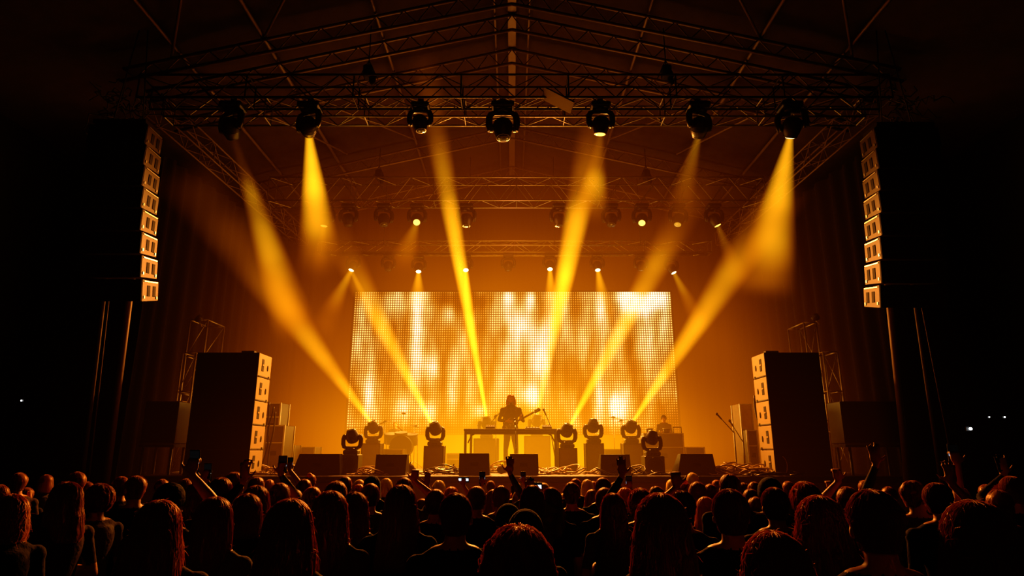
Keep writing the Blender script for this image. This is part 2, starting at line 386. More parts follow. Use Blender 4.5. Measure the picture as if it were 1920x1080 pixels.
UPG, HANGG, MIDG, BACKG = 'moving heads standing on the stage', 'moving heads under the front truss', 'moving heads under the middle truss', 'small moving heads above the video wall'
def pedestal(px0, px1, top, Y, label, kind='column'):
    a, b = P(px0, top, Y), P(px1, top, Y); w = b.x - a.x; h = a.z - SZ; cx = (a.x + b.x) / 2
    t = empty('equipment_pedestal' if kind == 'column' else 'stage_subwoofer', (cx, Y + w * .5, SZ))
    if kind == 'column':
        MB().box((0, 0, h / 2), (w, w, h), bev=.012).build('body', M['case'], t)
        e = MB()
        for x in (-1, 1):
            for y in (-1, 1): e.box((x * w / 2, y * w / 2, h / 2), (.03, .03, h))
        e.box((0, -w / 2, h - .015), (w, .03, .03)).box((0, -w / 2, .015), (w, .03, .03))
        e.build('edge_trim', M['dsteel'], t)
    else:
        MB().box((0, 0, h / 2), (w, w, h), bev=.015).build('body', M['plastic'], t)
        MB().lathe([(w * .40, 0), (w * .40, .02), (w * .36, .03), (w * .33, .012), (w * .12, -.02), (w * .1, .0)], Matrix.Translation((0, -w / 2 - .0, h * .5)) @ Matrix.Rotation(R(90), 4, 'X'), 24).build('speaker_cone', M['recess'], t)
    tag(t, label, 'pedestal' if kind == 'column' else 'speaker', 'pedestals of the moving heads' if kind == 'column' else 'boxes under the front moving heads')
    return Vector((cx, Y + w * .5, SZ + h + .001)), w
stand = [ # px0, px1, top, Y, kind, aim target px(x,y,Y), lens, scale, name
 (637, 672, 852, 13.9, 'box', (560, 500, 12.5), 'off', 'on the round-fronted box near the big left wedge'),
 (679, 712, 831, 16.4, 'column', (315, 290, 12.0), 'on', 'second from the left, hazy, throwing the leftmost beam'),
 (796, 831, 836, 15.0, 'column', (600, 380, 12.0), 'on', 'left of the long table, its head turned away to one side'),
 (1048, 1081, 840, 14.8, 'column', (1310, 320, 12.0), 'on', 'just right of the long table'),
 (1099, 1131, 831, 15.2, 'column', (1120, 400, 17), 'off', 'between the table-side one and the one throwing the right beam'),
 (1170, 1204, 831, 15.6, 'column', (1480, 330, 12.0), 'on', 'behind the second wedge from the right, throwing the rightmost beam'),
 (1209, 1246, 855, 13.9, 'box', (1300, 400, 14.0), 'off', 'on the round-fronted box near the big right wedge'),
]
heads = []
for px0, px1, top, Y, kd, aim, ln, nm in stand:
    loc, w = pedestal(px0, px1, top, Y, ('flight-case column under the light ' if kd == 'column' else 'box with speaker cone under the light ') + nm.replace('its head turned away to one side', 'aimed aside').replace(', throwing', ' throwing').replace(', hazy', ''), kd)
    s = .93 * (1 if kd == 'column' else .95)
    hc = head_centre(loc, s); d = P(*aim) - hc
    if aim[2] < 13: d = d.normalized() * .5 + Vector((d.normalized().x * .3, -.1, .6))
    moving_head(loc, d, 'black moving head light ' + nm, UPG, 'off', s, pan=.5 if px0 == 796 else None); heads.append(hc)
for px0, px1, top, Y, nm in ((889, 934, 822, 17.6, 'hazy amplifier column behind the left half of the long table'), (984, 1031, 817, 18.2, 'hazy amplifier column behind the right half of the long table')):
    loc, w = pedestal(px0, px1, top, Y, nm)
    moving_head(loc, (-.15, -.2, 1) if px0 < 900 else (.25, -.2, 1), 'haze-veiled moving head behind the table, ' + ('left' if px0 < 900 else 'right') + ' of the guitarist', UPG, 'off', 1.0); heads.append(head_centre(loc))

# shafts from the stage up
n_ = 'golden light shaft rising '
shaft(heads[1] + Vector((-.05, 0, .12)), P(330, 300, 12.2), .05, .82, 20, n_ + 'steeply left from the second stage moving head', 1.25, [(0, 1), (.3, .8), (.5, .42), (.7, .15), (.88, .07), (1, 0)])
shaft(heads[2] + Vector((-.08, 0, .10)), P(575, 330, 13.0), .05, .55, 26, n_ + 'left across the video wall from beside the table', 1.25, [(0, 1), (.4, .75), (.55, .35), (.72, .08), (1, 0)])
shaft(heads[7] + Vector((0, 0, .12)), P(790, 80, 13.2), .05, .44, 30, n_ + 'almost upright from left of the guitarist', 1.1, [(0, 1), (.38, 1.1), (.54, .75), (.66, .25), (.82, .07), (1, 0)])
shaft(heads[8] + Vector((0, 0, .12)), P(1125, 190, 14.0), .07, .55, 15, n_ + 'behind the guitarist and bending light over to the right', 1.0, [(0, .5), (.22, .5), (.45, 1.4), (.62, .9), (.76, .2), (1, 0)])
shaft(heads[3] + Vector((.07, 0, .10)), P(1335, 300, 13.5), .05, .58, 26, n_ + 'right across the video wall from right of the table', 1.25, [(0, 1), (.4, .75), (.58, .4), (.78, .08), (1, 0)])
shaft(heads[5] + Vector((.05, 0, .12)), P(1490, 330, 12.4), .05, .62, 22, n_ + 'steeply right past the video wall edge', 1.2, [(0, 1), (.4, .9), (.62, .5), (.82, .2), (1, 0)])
# hanging heads, front truss: px x, lens px y, state, aim
hang = [(438, 268, 'on', (535, 600, 17.5), 'leftmost under the front truss, barely lit', 1.25),
        (582, 258, 'hot', (592, 420, 16.5), 'second from left under the front truss, glowing lens', 1.2),
        (789, 262, 'off', (800, 330, 12.4), 'third from left under the front truss, unlit and hazy', 1.0),
        (943, 278, 'off', (946, 330, 12.2), 'unlit one hanging at the centre of the front truss', 1.3),
        (1125, 262, 'on', (1121, 330, 12.6), 'third from right under the front truss, lens faintly lit', 1.1),
        (1308, 268, 'on', (1290, 420, 14.5), 'second from right under the front truss, tilted left', 1.2),
        (1480, 262, 'hot', (1440, 460, 14.0), 'rightmost under the front truss, glowing lens', 1.2)]
hh = []
zt = FT.z - .56
for px, ly, ln, aim, nm, s in hang:
    s *= 1.08
    x = x_at(px, 12.4, zt); loc = Vector((x, 12.4, zt - .03)); hc = head_centre(loc, s, True)
    d = P(*aim) - hc; moving_head(loc, d, 'black moving head light ' + nm, HANGG, ln, s, True); hh.append((hc, d.normalized(), s))
    tag(MB().box((0, 0, 0), (.08, .08, .1)).tube((-.06, 0, .05), (.06, 0, .05), .035).build('truss_clamp', M['dsteel'], loc=(x, 12.4, zt + .03)), 'clamp holding the moving head ' + nm, 'clamp', 'clamps on the front truss')
g_ = 'golden light shaft falling from the '
def lens_pt(h, o=.2): return h[0] + h[1] * o * h[2]
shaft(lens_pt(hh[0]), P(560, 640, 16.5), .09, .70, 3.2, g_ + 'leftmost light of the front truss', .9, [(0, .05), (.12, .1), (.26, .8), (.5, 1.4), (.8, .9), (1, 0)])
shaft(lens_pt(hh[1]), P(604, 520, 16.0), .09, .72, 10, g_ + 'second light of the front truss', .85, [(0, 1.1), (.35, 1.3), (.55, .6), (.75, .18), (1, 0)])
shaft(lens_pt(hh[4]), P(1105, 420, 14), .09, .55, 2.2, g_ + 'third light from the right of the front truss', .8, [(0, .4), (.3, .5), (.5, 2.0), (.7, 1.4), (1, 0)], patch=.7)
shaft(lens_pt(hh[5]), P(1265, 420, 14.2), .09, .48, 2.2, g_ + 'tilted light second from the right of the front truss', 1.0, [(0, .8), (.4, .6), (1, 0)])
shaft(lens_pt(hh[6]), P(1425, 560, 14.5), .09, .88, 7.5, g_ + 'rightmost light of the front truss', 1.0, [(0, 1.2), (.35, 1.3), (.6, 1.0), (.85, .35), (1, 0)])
# middle truss
mid = [(612, 'dim', (590, 520, 18)), (655, 'off', (655, 520, 18)), (721, 'off', (724, 600, 17)), (783, 'on', (770, 520, 15.5)), (875, 'off', (875, 600, 18)), (1048, 'off', (1050, 600, 18)), (1145, 'off', (1150, 600, 17)), (1202, 'on', (1204, 600, 15)), (1270, 'dim', (1250, 560, 17)), (1337, 'on', (1420, 560, 18))]
mn_ = ['leftmost under the middle truss, only a lens edge lit', 'second from left under the middle truss, lost in haze', 'third from left under the middle truss, dark', 'fourth from left under the middle truss, round lens lit', 'fifth from left under the middle truss, beside the upright shaft', 'fifth from right under the middle truss', 'fourth from right under the middle truss, dark', 'third from right under the middle truss, lens lit', 'second from right under the middle truss, half lit', 'rightmost under the middle truss, tilted outward']
zt2 = IT.z - .76; mh = []
for (px, ln, aim), nm in zip(mid, mn_):
    x = x_at(px, 18, zt2); s = 1.15; loc = Vector((x, 18, zt2 - .03)); hc = head_centre(loc, s, True); d = P(*aim) - hc
    moving_head(loc, d, 'moving head light ' + nm, MIDG, ln, s, True, detail=False); mh.append((hc, d.normalized(), s))
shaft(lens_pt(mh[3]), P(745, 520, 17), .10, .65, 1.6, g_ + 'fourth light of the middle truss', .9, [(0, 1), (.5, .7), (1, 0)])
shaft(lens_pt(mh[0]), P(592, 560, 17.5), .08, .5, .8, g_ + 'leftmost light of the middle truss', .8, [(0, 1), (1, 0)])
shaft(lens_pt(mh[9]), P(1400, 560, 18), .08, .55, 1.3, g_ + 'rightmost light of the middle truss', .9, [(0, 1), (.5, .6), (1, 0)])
# rear row above the wall
back = [(662, 500, 'hot', (600, 640, 19.2), 'its two shafts crossing'), (728, 500, 'off', (728, 600, 19.5), ''), (785, 503, 'hot', (780, 620, 19), ''), (873, 501, 'hot', (883, 640, 18.5), ''), (953, 500, 'off', (953, 600, 20), ''), (1031, 499, 'hot', (1036, 640, 18.6), ''), (1120, 500, 'hot', (1136, 640, 19), ''), (1202, 500, 'off', (1202, 600, 20), ''), (1259, 505, 'hot', (1335, 640, 19.4), '')]
bn = ['bright lens by the video wall top left corner', 'unlit, second from left above the video wall', 'lit, third from left above the video wall', 'lit, fourth from left above the video wall', 'unlit, at the centre above the video wall', 'lit, just right of centre above the video wall', 'lit, third from right above the video wall', 'unlit, second from right above the video wall', 'lit, at the video wall top right corner']
bh = []
for (px, py, ln, aim, _), nm in zip(back, bn):
    c = P(px, py, 20.0); s = .95; loc = Vector((c.x, 20.0, c.z + .42)); hc = head_centre(loc, s, True); d = P(*aim) - hc
    moving_head(loc, d, 'small moving head, ' + nm, BACKG, ln, s, True, detail=False); bh.append((hc, d.normalized(), s))
zp = bh[0][0].z + .42
tag(MB().tube((P(600, 500, 20).x, 20.0, zp), (P(1330, 500, 20).x, 20.0, zp), .03).build('lighting_pipe', M['dsteel']), 'horizontal pipe carrying the small moving heads above the video wall', 'pipe')
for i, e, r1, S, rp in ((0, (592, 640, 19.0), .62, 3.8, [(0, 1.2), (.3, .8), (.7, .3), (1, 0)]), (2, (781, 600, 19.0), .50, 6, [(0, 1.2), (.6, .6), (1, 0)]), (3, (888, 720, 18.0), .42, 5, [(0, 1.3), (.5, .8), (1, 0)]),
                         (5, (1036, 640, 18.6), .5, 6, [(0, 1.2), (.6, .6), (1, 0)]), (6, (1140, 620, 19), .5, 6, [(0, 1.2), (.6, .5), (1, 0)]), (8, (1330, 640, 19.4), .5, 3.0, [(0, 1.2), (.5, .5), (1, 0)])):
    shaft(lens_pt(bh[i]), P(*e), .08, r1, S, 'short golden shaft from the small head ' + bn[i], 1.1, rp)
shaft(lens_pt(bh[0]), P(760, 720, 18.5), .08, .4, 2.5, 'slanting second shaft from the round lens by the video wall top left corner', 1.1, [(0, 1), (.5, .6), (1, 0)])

# ------------------------------------------------------------------ LED video wall
YS = 20.6
zt, zb = P(960, 547, YS).z, P(960, 815, YS).z
xl, xr = P(666, 547, YS).x, P(1257, 547, YS).x
NX, NY = 141, 60
blobs = [(785,600,9,42,.8),(780,680,8,40,.6),(694,650,5,60,.3),(690,745,6,28,.45),(811,688,9,16,.7),(757,762,14,16,.6),(800,768,12,12,.55),
 (845,592,8,13,.45),(846,705,8,40,.4),(952,558,8,13,.9),(995,562,7,14,.8),(948,592,10,20,.7),(980,612,12,20,.6),(955,660,30,45,.3),(1012,645,12,34,.95),(1015,690,10,22,.7),
 (995,742,14,16,.9),(902,772,8,11,.9),(1057,585,7,40,.3),(1127,578,8,26,.8),(1176,558,15,13,1),(1202,578,20,13,.75),(1232,560,20,14,.85),(1243,605,8,42,.5),
 (1124,752,6,36,.5),(1155,765,9,17,1),(1172,752,22,25,.4),(1220,652,6,30,.45),(1100,640,18,30,.2),(1078,615,12,40,.2),(722,570,40,14,.25),(1180,640,30,40,.15),
 (882,562,26,15,-.7),(832,560,14,12,-.5),(1065,700,28,30,-.25),(740,650,16,40,-.25),(920,620,12,40,-.15),(1180,690,18,40,-.2)]
vs, cols = [], []
for j in range(NY + 1):
    for i in range(NX + 1):
        u, v = i / NX, j / NY; x = xl + (xr - xl) * u; z = zb + (zt - zb) * v
        vs.append((x, YS, z)); px, py = PX((x, YS, z))
        t = .36 + .42 * mn.noise(Vector((px * .045, py * .010, 3.1))) + .14 * mn.noise(Vector((px * .12, py * .03, 9.))) + .05 * mn.noise(Vector((px * .4, py * .4, 1.)))
        for bx, by, sx, sy, a in blobs: t += .8 * a * math.exp(-((px - bx) / sx) ** 2 / 2 - ((py - by) / sy) ** 2 / 2)
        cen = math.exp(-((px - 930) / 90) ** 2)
        t -= cen * max(0, (py - 745) / 40) * .35 + max(0, (py - 795) / 20) * .25  # bottom-centre dimming stands in for haze hiding the wall
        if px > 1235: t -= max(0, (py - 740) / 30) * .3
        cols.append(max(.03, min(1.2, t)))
fs = [(j * (NX + 1) + i, j * (NX + 1) + i + 1, (j + 1) * (NX + 1) + i + 1, (j + 1) * (NX + 1) + i) for j in range(NY) for i in range(NX)]
m = bpy.data.materials.new('led_pixels'); m.use_nodes = True; nt = m.node_tree; nt.nodes.clear(); N = nt.nodes.new; LK = nt.links.new
out = N('ShaderNodeOutputMaterial'); em = N('ShaderNodeEmission'); at = N('ShaderNodeAttribute'); at.attribute_name = 'glow'
uv = N('ShaderNodeUVMap'); sp = N('ShaderNodeSeparateXYZ'); LK(uv.outputs[0], sp.inputs[0])
def mth(op, a, b=None, c=None, cl=False):
    x = N('ShaderNodeMath'); x.operation = op; x.use_clamp = cl
    for i, v in enumerate((a, b, c)):
        if v is None: continue
        if isinstance(v, (int, float)): x.inputs[i].default_value = v
        else: LK(v, x.inputs[i])
    return x.outputs[0]
du = mth('SUBTRACT', mth('FRACT', mth('MULTIPLY', sp.outputs[0], NX)), .5); dv = mth('SUBTRACT', mth('FRACT', mth('MULTIPLY', sp.outputs[1], NY)), .5)
rr = mth('SQRT', mth('ADD', mth('MULTIPLY', du, du), mth('MULTIPLY', dv, dv)))
rad = mth('MULTIPLY_ADD', at.outputs['Fac'], .13, .23)
dot = mth('MULTIPLY_ADD', mth('SUBTRACT', rad, rr), 7.0, .5, True)
cr = N('ShaderNodeValToRGB'); LK(at.outputs['Fac'], cr.inputs[0]); e = cr.color_ramp.elements
e[0].position, e[0].color = 0, (.6, .12, .006, 1); e[1].position, e[1].color = 1, (1, .74, .36, 1)
x = e.new(.3); x.color = (1, .40, .05, 1); x = e.new(.6); x.color = (1, .58, .16, 1)
st = mth('MULTIPLY', mth('MULTIPLY_ADD', dot, .93, .07), mth('MULTIPLY_ADD', mth('POWER', at.outputs['Fac'], 1.6), 3.6, .5))
LK(cr.outputs[0], em.inputs['Color']); LK(st, em.inputs['Strength']); LK(em.outputs[0], out.inputs['Surface'])
root = empty('video_wall', (0, 0, 0))
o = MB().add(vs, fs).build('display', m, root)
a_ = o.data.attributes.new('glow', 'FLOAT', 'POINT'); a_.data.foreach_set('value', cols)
ul = o.data.uv_layers.new(name='UVMap')
for lp in o.data.loops:
    i = lp.vertex_index; ul.data[lp.index].uv = ((i % (NX + 1)) / NX, (i // (NX + 1)) / NY)
fr = MB(); cz, cx = (zt + zb) / 2, (xl + xr) / 2
fr.box((cx, YS + .12, cz), (xr - xl, .16, zt - zb))
for k in range(11): fr.box((xl + (xr - xl) * k / 10, YS + .3, cz), (.05, .2, zt - zb))
fr.box((cx, YS + .05, zt + .03), (xr - xl + .08, .12, .05)).box((xl - .03, YS + .05, cz), (.05, .12, zt - zb)).box((xr + .03, YS + .05, cz), (.05, .12, zt - zb))
fr.build('frame', M['plastic'], root)
lg = MB()
for k in range(6): lg.box((xl + (xr - xl) * (k + .5) / 6, YS + .3, (zb + SZ) / 2), (.08, .3, zb - SZ))
lg.build('support', M['dsteel'], root)
tag(root, 'huge glowing video wall of amber dots with flame-like streaks behind the band', 'video wall')
# ------------------------------------------------------------------ subwoofer stacks
def sub_box(cx, y, z0, w, d, h, s, label, group):
    """one dual subwoofer cabinet; s=+1 if its inner side faces +x"""
    t = empty('subwoofer', (cx, y, z0))
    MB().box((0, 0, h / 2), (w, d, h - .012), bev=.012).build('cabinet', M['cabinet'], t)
    MB().box((0, -d / 2 - .008, h / 2), (w - .04, .02, h - .05)).build('front_grille', M['grille'], t)
    MB().prism([(-w / 2, -d / 2 - .003), (w / 2, -d / 2 - .003), (w / 2, -d / 2 + .004), (-w / 2, -d / 2 + .004)], 2, .0, h).build('front_panel', M['black'], t)
    x = s * (w / 2 + .001)
    for dy in (-.12,):
        hd = MB().box((x, dy, h * .52), (.012, .12, h * .52), bev=.005).build('side_handle', M['recess'], t)
        MB().box((x + s * .008, dy, h * .52), (.012, .10, .03)).build('grip_bar', M['cabinet'], hd)
    MB().lathe([(.04, 0), (.04, .008), (.03, .01)], Matrix.Translation((x, .16, h * .45)) @ Matrix.Rotation(s * R(90), 4, 'Y') @ Matrix.Diagonal((1.6, .8, 1, 1)), 12).build('connector_plate', M['recess'], t)
    MB().box((x, 0, .02), (.012, d * .9, .02)).box((x, .25, .03), (.03, .05, .05)).build('rail', M['dsteel'], t)
    return tag(t, label, 'subwoofer', group)
pos = ['topmost', 'second from the top', 'middle one', 'second from the bottom', 'bottom one']
for s, n, pxi, pxo in ((-1, 'left', 487, 371), (1, 'right', 1432, 1535)):
    Y = 13.32; top = P(pxi, 661, Y).z; h = (top - SZ) / 5
    xi = P(pxi, 661, Y).x; xo = P(pxo, 661, Y).x; w = abs(xi - xo)
    for k in range(5):
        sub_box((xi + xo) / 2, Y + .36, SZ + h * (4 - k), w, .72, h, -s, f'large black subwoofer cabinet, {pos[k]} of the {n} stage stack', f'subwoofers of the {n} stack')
    tag(MB().box((0, 0, .03), (.28, .14, .06), bev=.01).build('junction_box', M['black'], loc=((xi + xo) / 2 - s * .35, Y + .2, top)), f'small black box lying on top of the {n} subwoofer stack', 'box')
    # flat black speaker / riser beside it
    b0, b1 = (271, 334) if s < 0 else (1577, 1690)
    Yb = 13.5; a, b = P(b0, 752, Yb), P(b1, 752, Yb); hz = a.z - SZ; zb_ = P(b0, 832, Yb).z
    t = empty('side_fill_speaker', ((a.x + b.x) / 2, Yb + .35, zb_)); ww = abs(b.x - a.x); hh_ = a.z - zb_
    MB().box((0, 0, hh_ / 2), (ww, .6, hh_), bev=.015).build('cabinet', M['plastic'], t)
    MB().box((0, -.305, hh_ / 2), (ww - .06, .015, hh_ - .06)).build('front_grille', M['grille'], t)
    tag(t, f'wide black speaker on a stand outside the {n} subwoofer stack', 'speaker')
    t = empty('speaker_stand', ((a.x + b.x) / 2, Yb + .35, 0)); g = MB()
    for x in (-1, 1):
        for y in (-.25, .25): MB().tube((x * ww * .42, y, 0), (x * ww * .42, y, zb_ - .075), .03).build('leg', M['plastic'], t)
    MB().box((0, 0, zb_ - .04), (ww, .6, .06)).build('platform', M['black'], t)
    tag(t, f'raised platform carrying the side speaker, {n} of the stage', 'stand')
# ------------------------------------------------------------------ flown line arrays
def line_array(s, n, inner_px, y0, y1, Y, N_, w):
    pts = [P(px, py, Y) for px, py in inner_px]
    top, bot = P(inner_px[0][0], y0, Y), P(inner_px[-1][0], y1, Y)
    hh = (top.z - bot.z) / N_
    xi = (top.x + bot.x) / 2
    names = ['topmost', 'second', 'third', 'fourth', 'fifth', 'sixth', 'seventh', 'lowest']
    for k in range(N_):
        f = (k + .5) / N_; z = top.z - hh * (k + .5); tilt = R(-2 + 14 * f ** 2.2); yy = Y + .3 * f ** 2.5 * 1.1
        xx = top.x + (bot.x - top.x) * f
        t = empty('line_array_speaker', (xx + s * w / 2, yy, z), (tilt, 0, s * -.0))
        D = .5; hb = hh * .96
        MB().prism([(-D / 2, -hb / 2), (D / 2, -hb / 2 * .8), (D / 2, hb / 2 * .8), (-D / 2, hb / 2)], 0, -w / 2, w / 2).build('cabinet', M['arraybox'], t)
        MB().box((0, -D / 2 - .01, 0), (w - .01, .03, hb)).build('front_grille', M['grille'], t)
        x = -s * (w / 2 + .002)
        for dy in (-.06, .12): MB().box((x, dy, 0), (.012, .09, hb * .5), bev=.004).build('handle_recess', M['recess'], t)
        MB().box((x, .0, hb * .43), (.02, D * .86, .02)).box((x, -.2, -.3 * hb), (.02, .03, .05)).box((x, .2, -.28 * hb), (.02, .03, .05)).build('rigging_rail', M['steel'], t)
        tag(t, f'black line array speaker, {names[k]}{" from the top" if 0 < k < N_ - 1 else ""} of the {n} hanging column', 'speaker', f'speakers of the {n} line array')
    t = empty('flying_bar', (top.x + s * w / 2, Y, top.z + .06))
    MB().box((0, 0, .03), (w * .9, .5, .07)).build('bar', M['dsteel'], t)
    b = MB()
    for x in (-.3, .3): b.tube((x, 0, .05), (x * .3, 0, FT.z - top.z + .2), .012, n=6)
    b.build('chain', M['dsteel'], t); tag(t, f'steel flying bar holding the {n} line array', 'flying bar')
    return top
line_array(-1, 'left', [(291, 240), (264, 568)], 246, 560, 11.0, 8, 1.12)
line_array(1, 'right', [(1626, 252), (1652, 575)], 252, 572, 11.0, 8, 1.22)
# cable tangles at the truss ends
for s, px, n in ((-1, 235, 'left'), (1, 1690, 'right')):
    c = P(px, 190, 12.3); mb = MB(); r2 = random.Random(3 if s < 0 else 4)
    for k in range(26):
        p = Vector((r2.uniform(-.4, .4), r2.uniform(-.25, .25), r2.uniform(-.5, .2))); pts = []
        for q in range(7):
            pts.append(p.copy()); p += Vector((r2.uniform(-.22, .22), r2.uniform(-.15, .15), r2.uniform(-.2, .16)))
        mb.path(pts, .012, 6)
    tag(mb.build('cable_tangle', M['cable'], loc=c), f'tangle of cables hanging at the {n} end of the front truss', 'cables', kind='stuff')
# ------------------------------------------------------------------ tower legs (leaning pipes) and wires below the arrays
for px, pxb, y0, y1, r, n in ((195, 160, 560, 850, .035, 'outer pipe under the left line array'), (243, 206, 560, 850, .06, 'thick inner pipe under the left line array'), (204, 172, 560, 850, .015, 'thin wire between the pipes under the left array'),
        (1668, 1697, 575, 850, .06, 'thick inner pipe under the right line array'), (1716, 1756, 575, 850, .03, 'outer pipe under the right line array'), (1728, 1782, 575, 850, .012, 'thin wire outside the pipes under the right array')):
    a, b = P(px, y0, 12.2), P(pxb, y1, 12.2); d = (b - a) / (a.z - b.z); b = a + d * a.z; a = a - d * 3.4
    a.z = min(a.z, 9.4)
    tag(MB().tube(b, a, r, n=10).build('tower_pipe' if r > .02 else 'guy_wire', M['roofsteel']), n, 'pipe' if r > .02 else 'wire', 'pipes and wires of the array towers')
# ------------------------------------------------------------------ ladder-like scaffold frames behind the stacks
def frame_tower(px0, px1, y0, y1, Y, dy, label, name='scaffold_tower'):
    a, b = P(px0, y0, Y), P(px1, y0, Y); zb_ = SZ if y1 > 840 else P(px0, y1, Y).z; zb_ = SZ
    w = b.x - a.x; h = a.z - zb_; t = empty(name, (a.x + w / 2, Y, zb_))
    for x in (-w / 2, w / 2):
        for y in (0, dy): MB().tube((x, y, 0), (x, y, h), .022, n=8).build('upright', M['steel'], t)
    b_ = MB(); n = max(2, int(h / .9))
    for k in range(n + 1):
        z = h * k / n
        for p, q in (((-w / 2, 0), (w / 2, 0)), ((w / 2, 0), (w / 2, dy)), ((-w / 2, 0), (-w / 2, dy)), ((-w / 2, dy), (w / 2, dy))): b_.tube((p[0], p[1], z), (q[0], q[1], z), .016, n=6)
        if k < n:
            z2 = h * (k + 1) / n; b_.tube((-w / 2, 0, z), (w / 2, 0, z2), .01, n=5); b_.tube((w / 2, 0, z), (w / 2, dy, z2), .01, n=5)
    b_.build('crossbar', M['steel'], t); return tag(t, label, 'scaffold', 'scaffold towers beside the stage')
frame_tower(357, 390, 600, 880, 15.2, .9, 'tall slim scaffold tower rising behind the left subwoofer stack')
frame_tower(343, 368, 662, 880, 14.6, .6, 'shorter scaffold tower at the outer edge of the left subwoofer stack')
frame_tower(1507, 1530, 605, 880, 15.2, .9, 'tall slim scaffold tower rising behind the right subwoofer stack')
frame_tower(1543, 1570, 660, 880, 14.4, .6, 'shorter scaffold tower at the outer edge of the right subwoofer stack')
for px, y, n in ((372, 598, 'left'), (1528, 596, 'right')):
    t = empty('clamp_light', P(px, y, 15.2)); MB().lathe([(.05, -.08), (.08, 0), (.09, .08)], Matrix.Rotation(R(60), 4, 'Y'), 12).build('housing', M['plastic'], t); MB().tube((0, 0, -.05), (.12, 0, -.2), .012).build('arm', M['steel'], t)
    tag(t, f'small lamp clamped on top of the tall {n} scaffold tower', 'lamp')
for px0, px1, y, Y, n in ((334, 347, 752, 14.3, 'left'), (1564, 1578, 756, 14.3, 'right')):
    a, b = P(px0, y, Y), P(px1, y, Y)
    tag(MB().box((0, 0, 0), (b.x - a.x, .2, .3), bev=.01).build('power_box', M['pale'], loc=((a.x + b.x) / 2, Y, a.z - .15)), f'small pale box fixed beside the {n} scaffold tower', 'box')
# ------------------------------------------------------------------ stage gear helpers
def case_px(px0, px1, top, Y, d, label, name='flight_case', m='case', cat='case', base=None, group=None, trim=True):
    a, b = P(px0, top, Y), P(px1, top, Y); z0 = SZ if base is None else base; w, h = b.x - a.x, a.z - z0
    t = empty(name, ((a.x + b.x) / 2, Y + d / 2, z0)); MB().box((0, 0, h / 2), (w, d, h), bev=.015).build('body', M[m], t)
    if trim:
        e = MB()
        for x in (-1, 1):
            for y in (-1, 1): e.box((x * w / 2, y * d / 2, h / 2), (.035, .035, h))
        for z in (.015, h * .62, h - .015): e.box((0, -d / 2, z), (w, .02, .025))
        e.build('edge_trim', M['steel'], t); MB().box((0, -d / 2 - .012, h * .4), (min(.14, w * .4), .02, .1), bev=.005).build('handle', M['recess'], t)
    tag(t, label, cat, group); return t, a.z
case_px(497, 527, 755, 15.4, .6, 'upright road case frame just behind the left subwoofer stack', 'road_case', base=SZ + .72)
case_px(500, 534, 797, 15.35, .7, 'wide road case carrying the upright one behind the left stack', 'road_case')
case_px(537, 552, 835, 16.15, .5, 'low flight case right of the left stack, its lid lit', 'flight_case')
case_px(558, 590, 838, 16.8, .6, 'long low flight case with bright lid edge behind the left wedge', 'flight_case')
case_px(1387, 1408, 757, 15.6, .6, 'tall pale case behind the right subwoofer stack', 'road_case', 'pale')
case_px(1400, 1418, 806, 15.3, .3, 'wire-framed rack in front of the tall pale case', 'equipment_rack')
case_px(721, 756, 842, 17.0, .5, 'low amplifier case behind the second wedge from the left', 'amplifier_case')
case_px(838, 862, 850, 18.0, .5, 'low hazy case left of the table legs', 'amplifier_case')
case_px(1133, 1168, 842, 17.0, .5, 'low amplifier case between the two hazy right columns', 'amplifier_case')
case_px(1285, 1320, 838, 16.2, .5, 'low mixing case right of the percussionist desk', 'mixer_case')
# wedges
def wedge(px0, px1, bx0, bx1, top, Y, label):
    a, b = P(px0, top, Y), P(px1, top, Y); c0, c1 = P(bx0, 888, Y), P(bx1, 888, Y); h = a.z - SZ; cx = (c0.x + c1.x) / 2
    w0, w1 = (c1.x - c0.x) / 2, (b.x - a.x) / 2; o1 = (a.x + b.x) / 2 - cx; D = .55
    t = empty('wedge_monitor', (cx, Y, SZ)); v = []
    for z, w, o, y0, y1 in ((0, w0, 0, 0, D), (.06, w0, 0, -.0, D), (h, w1, o1, .03, D * .45)):
        v += [(-w + o, y0, z), (w + o, y0, z), (w + o, y1, z), (-w + o, y1, z)]
    f = [(3, 2, 1, 0), (8, 9, 10, 11)] + [(r * 4 + i, r * 4 + (i + 1) % 4, r * 4 + 4 + (i + 1) % 4, r * 4 + 4 + i) for r in (0, 1) for i in range(4)]
    MB().add(v, f).build('cabinet', M['plastic'], t)
    q = MB().add([(-w0 * .9, D + .006, .06), (w0 * .9, D + .006, .06), (w1 * .9 + o1, D * .45 + .03, h - .03), (-w1 * .9 + o1, D * .45 + .03, h - .03)], [(0, 1, 2, 3)]).build('front_grille', M['grille'], t)
    MB().box((0, -.004, h * .5), (.16, .012, .07), bev=.004).build('rear_handle', M['recess'], t)
    MB().box((w0 * .5, -.004, h * .3), (.07, .012, .05)).build('connector_plate', M['dsteel'], t)
    return tag(t, label, 'monitor speaker', 'wedge monitors along the stage edge')
wedge(561, 636, 547, 637, 851, 13.45, 'wide black wedge monitor, first from the left on the stage edge')
wedge(705, 763, 702, 760, 852, 13.45, 'black wedge monitor second from the left, before the hazy column')
wedge(861, 917, 860, 918, 850, 13.45, 'black wedge monitor before the left leg of the long table')
wedge(956, 1009, 954, 1010, 851, 13.45, 'black wedge monitor directly in front of the guitarist')
wedge(1127, 1181, 1126, 1184, 852, 13.45, 'black wedge monitor second from the right, between columns')
wedge(1277, 1337, 1272, 1344, 851, 13.45, 'wide black wedge monitor, first from the right on the stage edge')
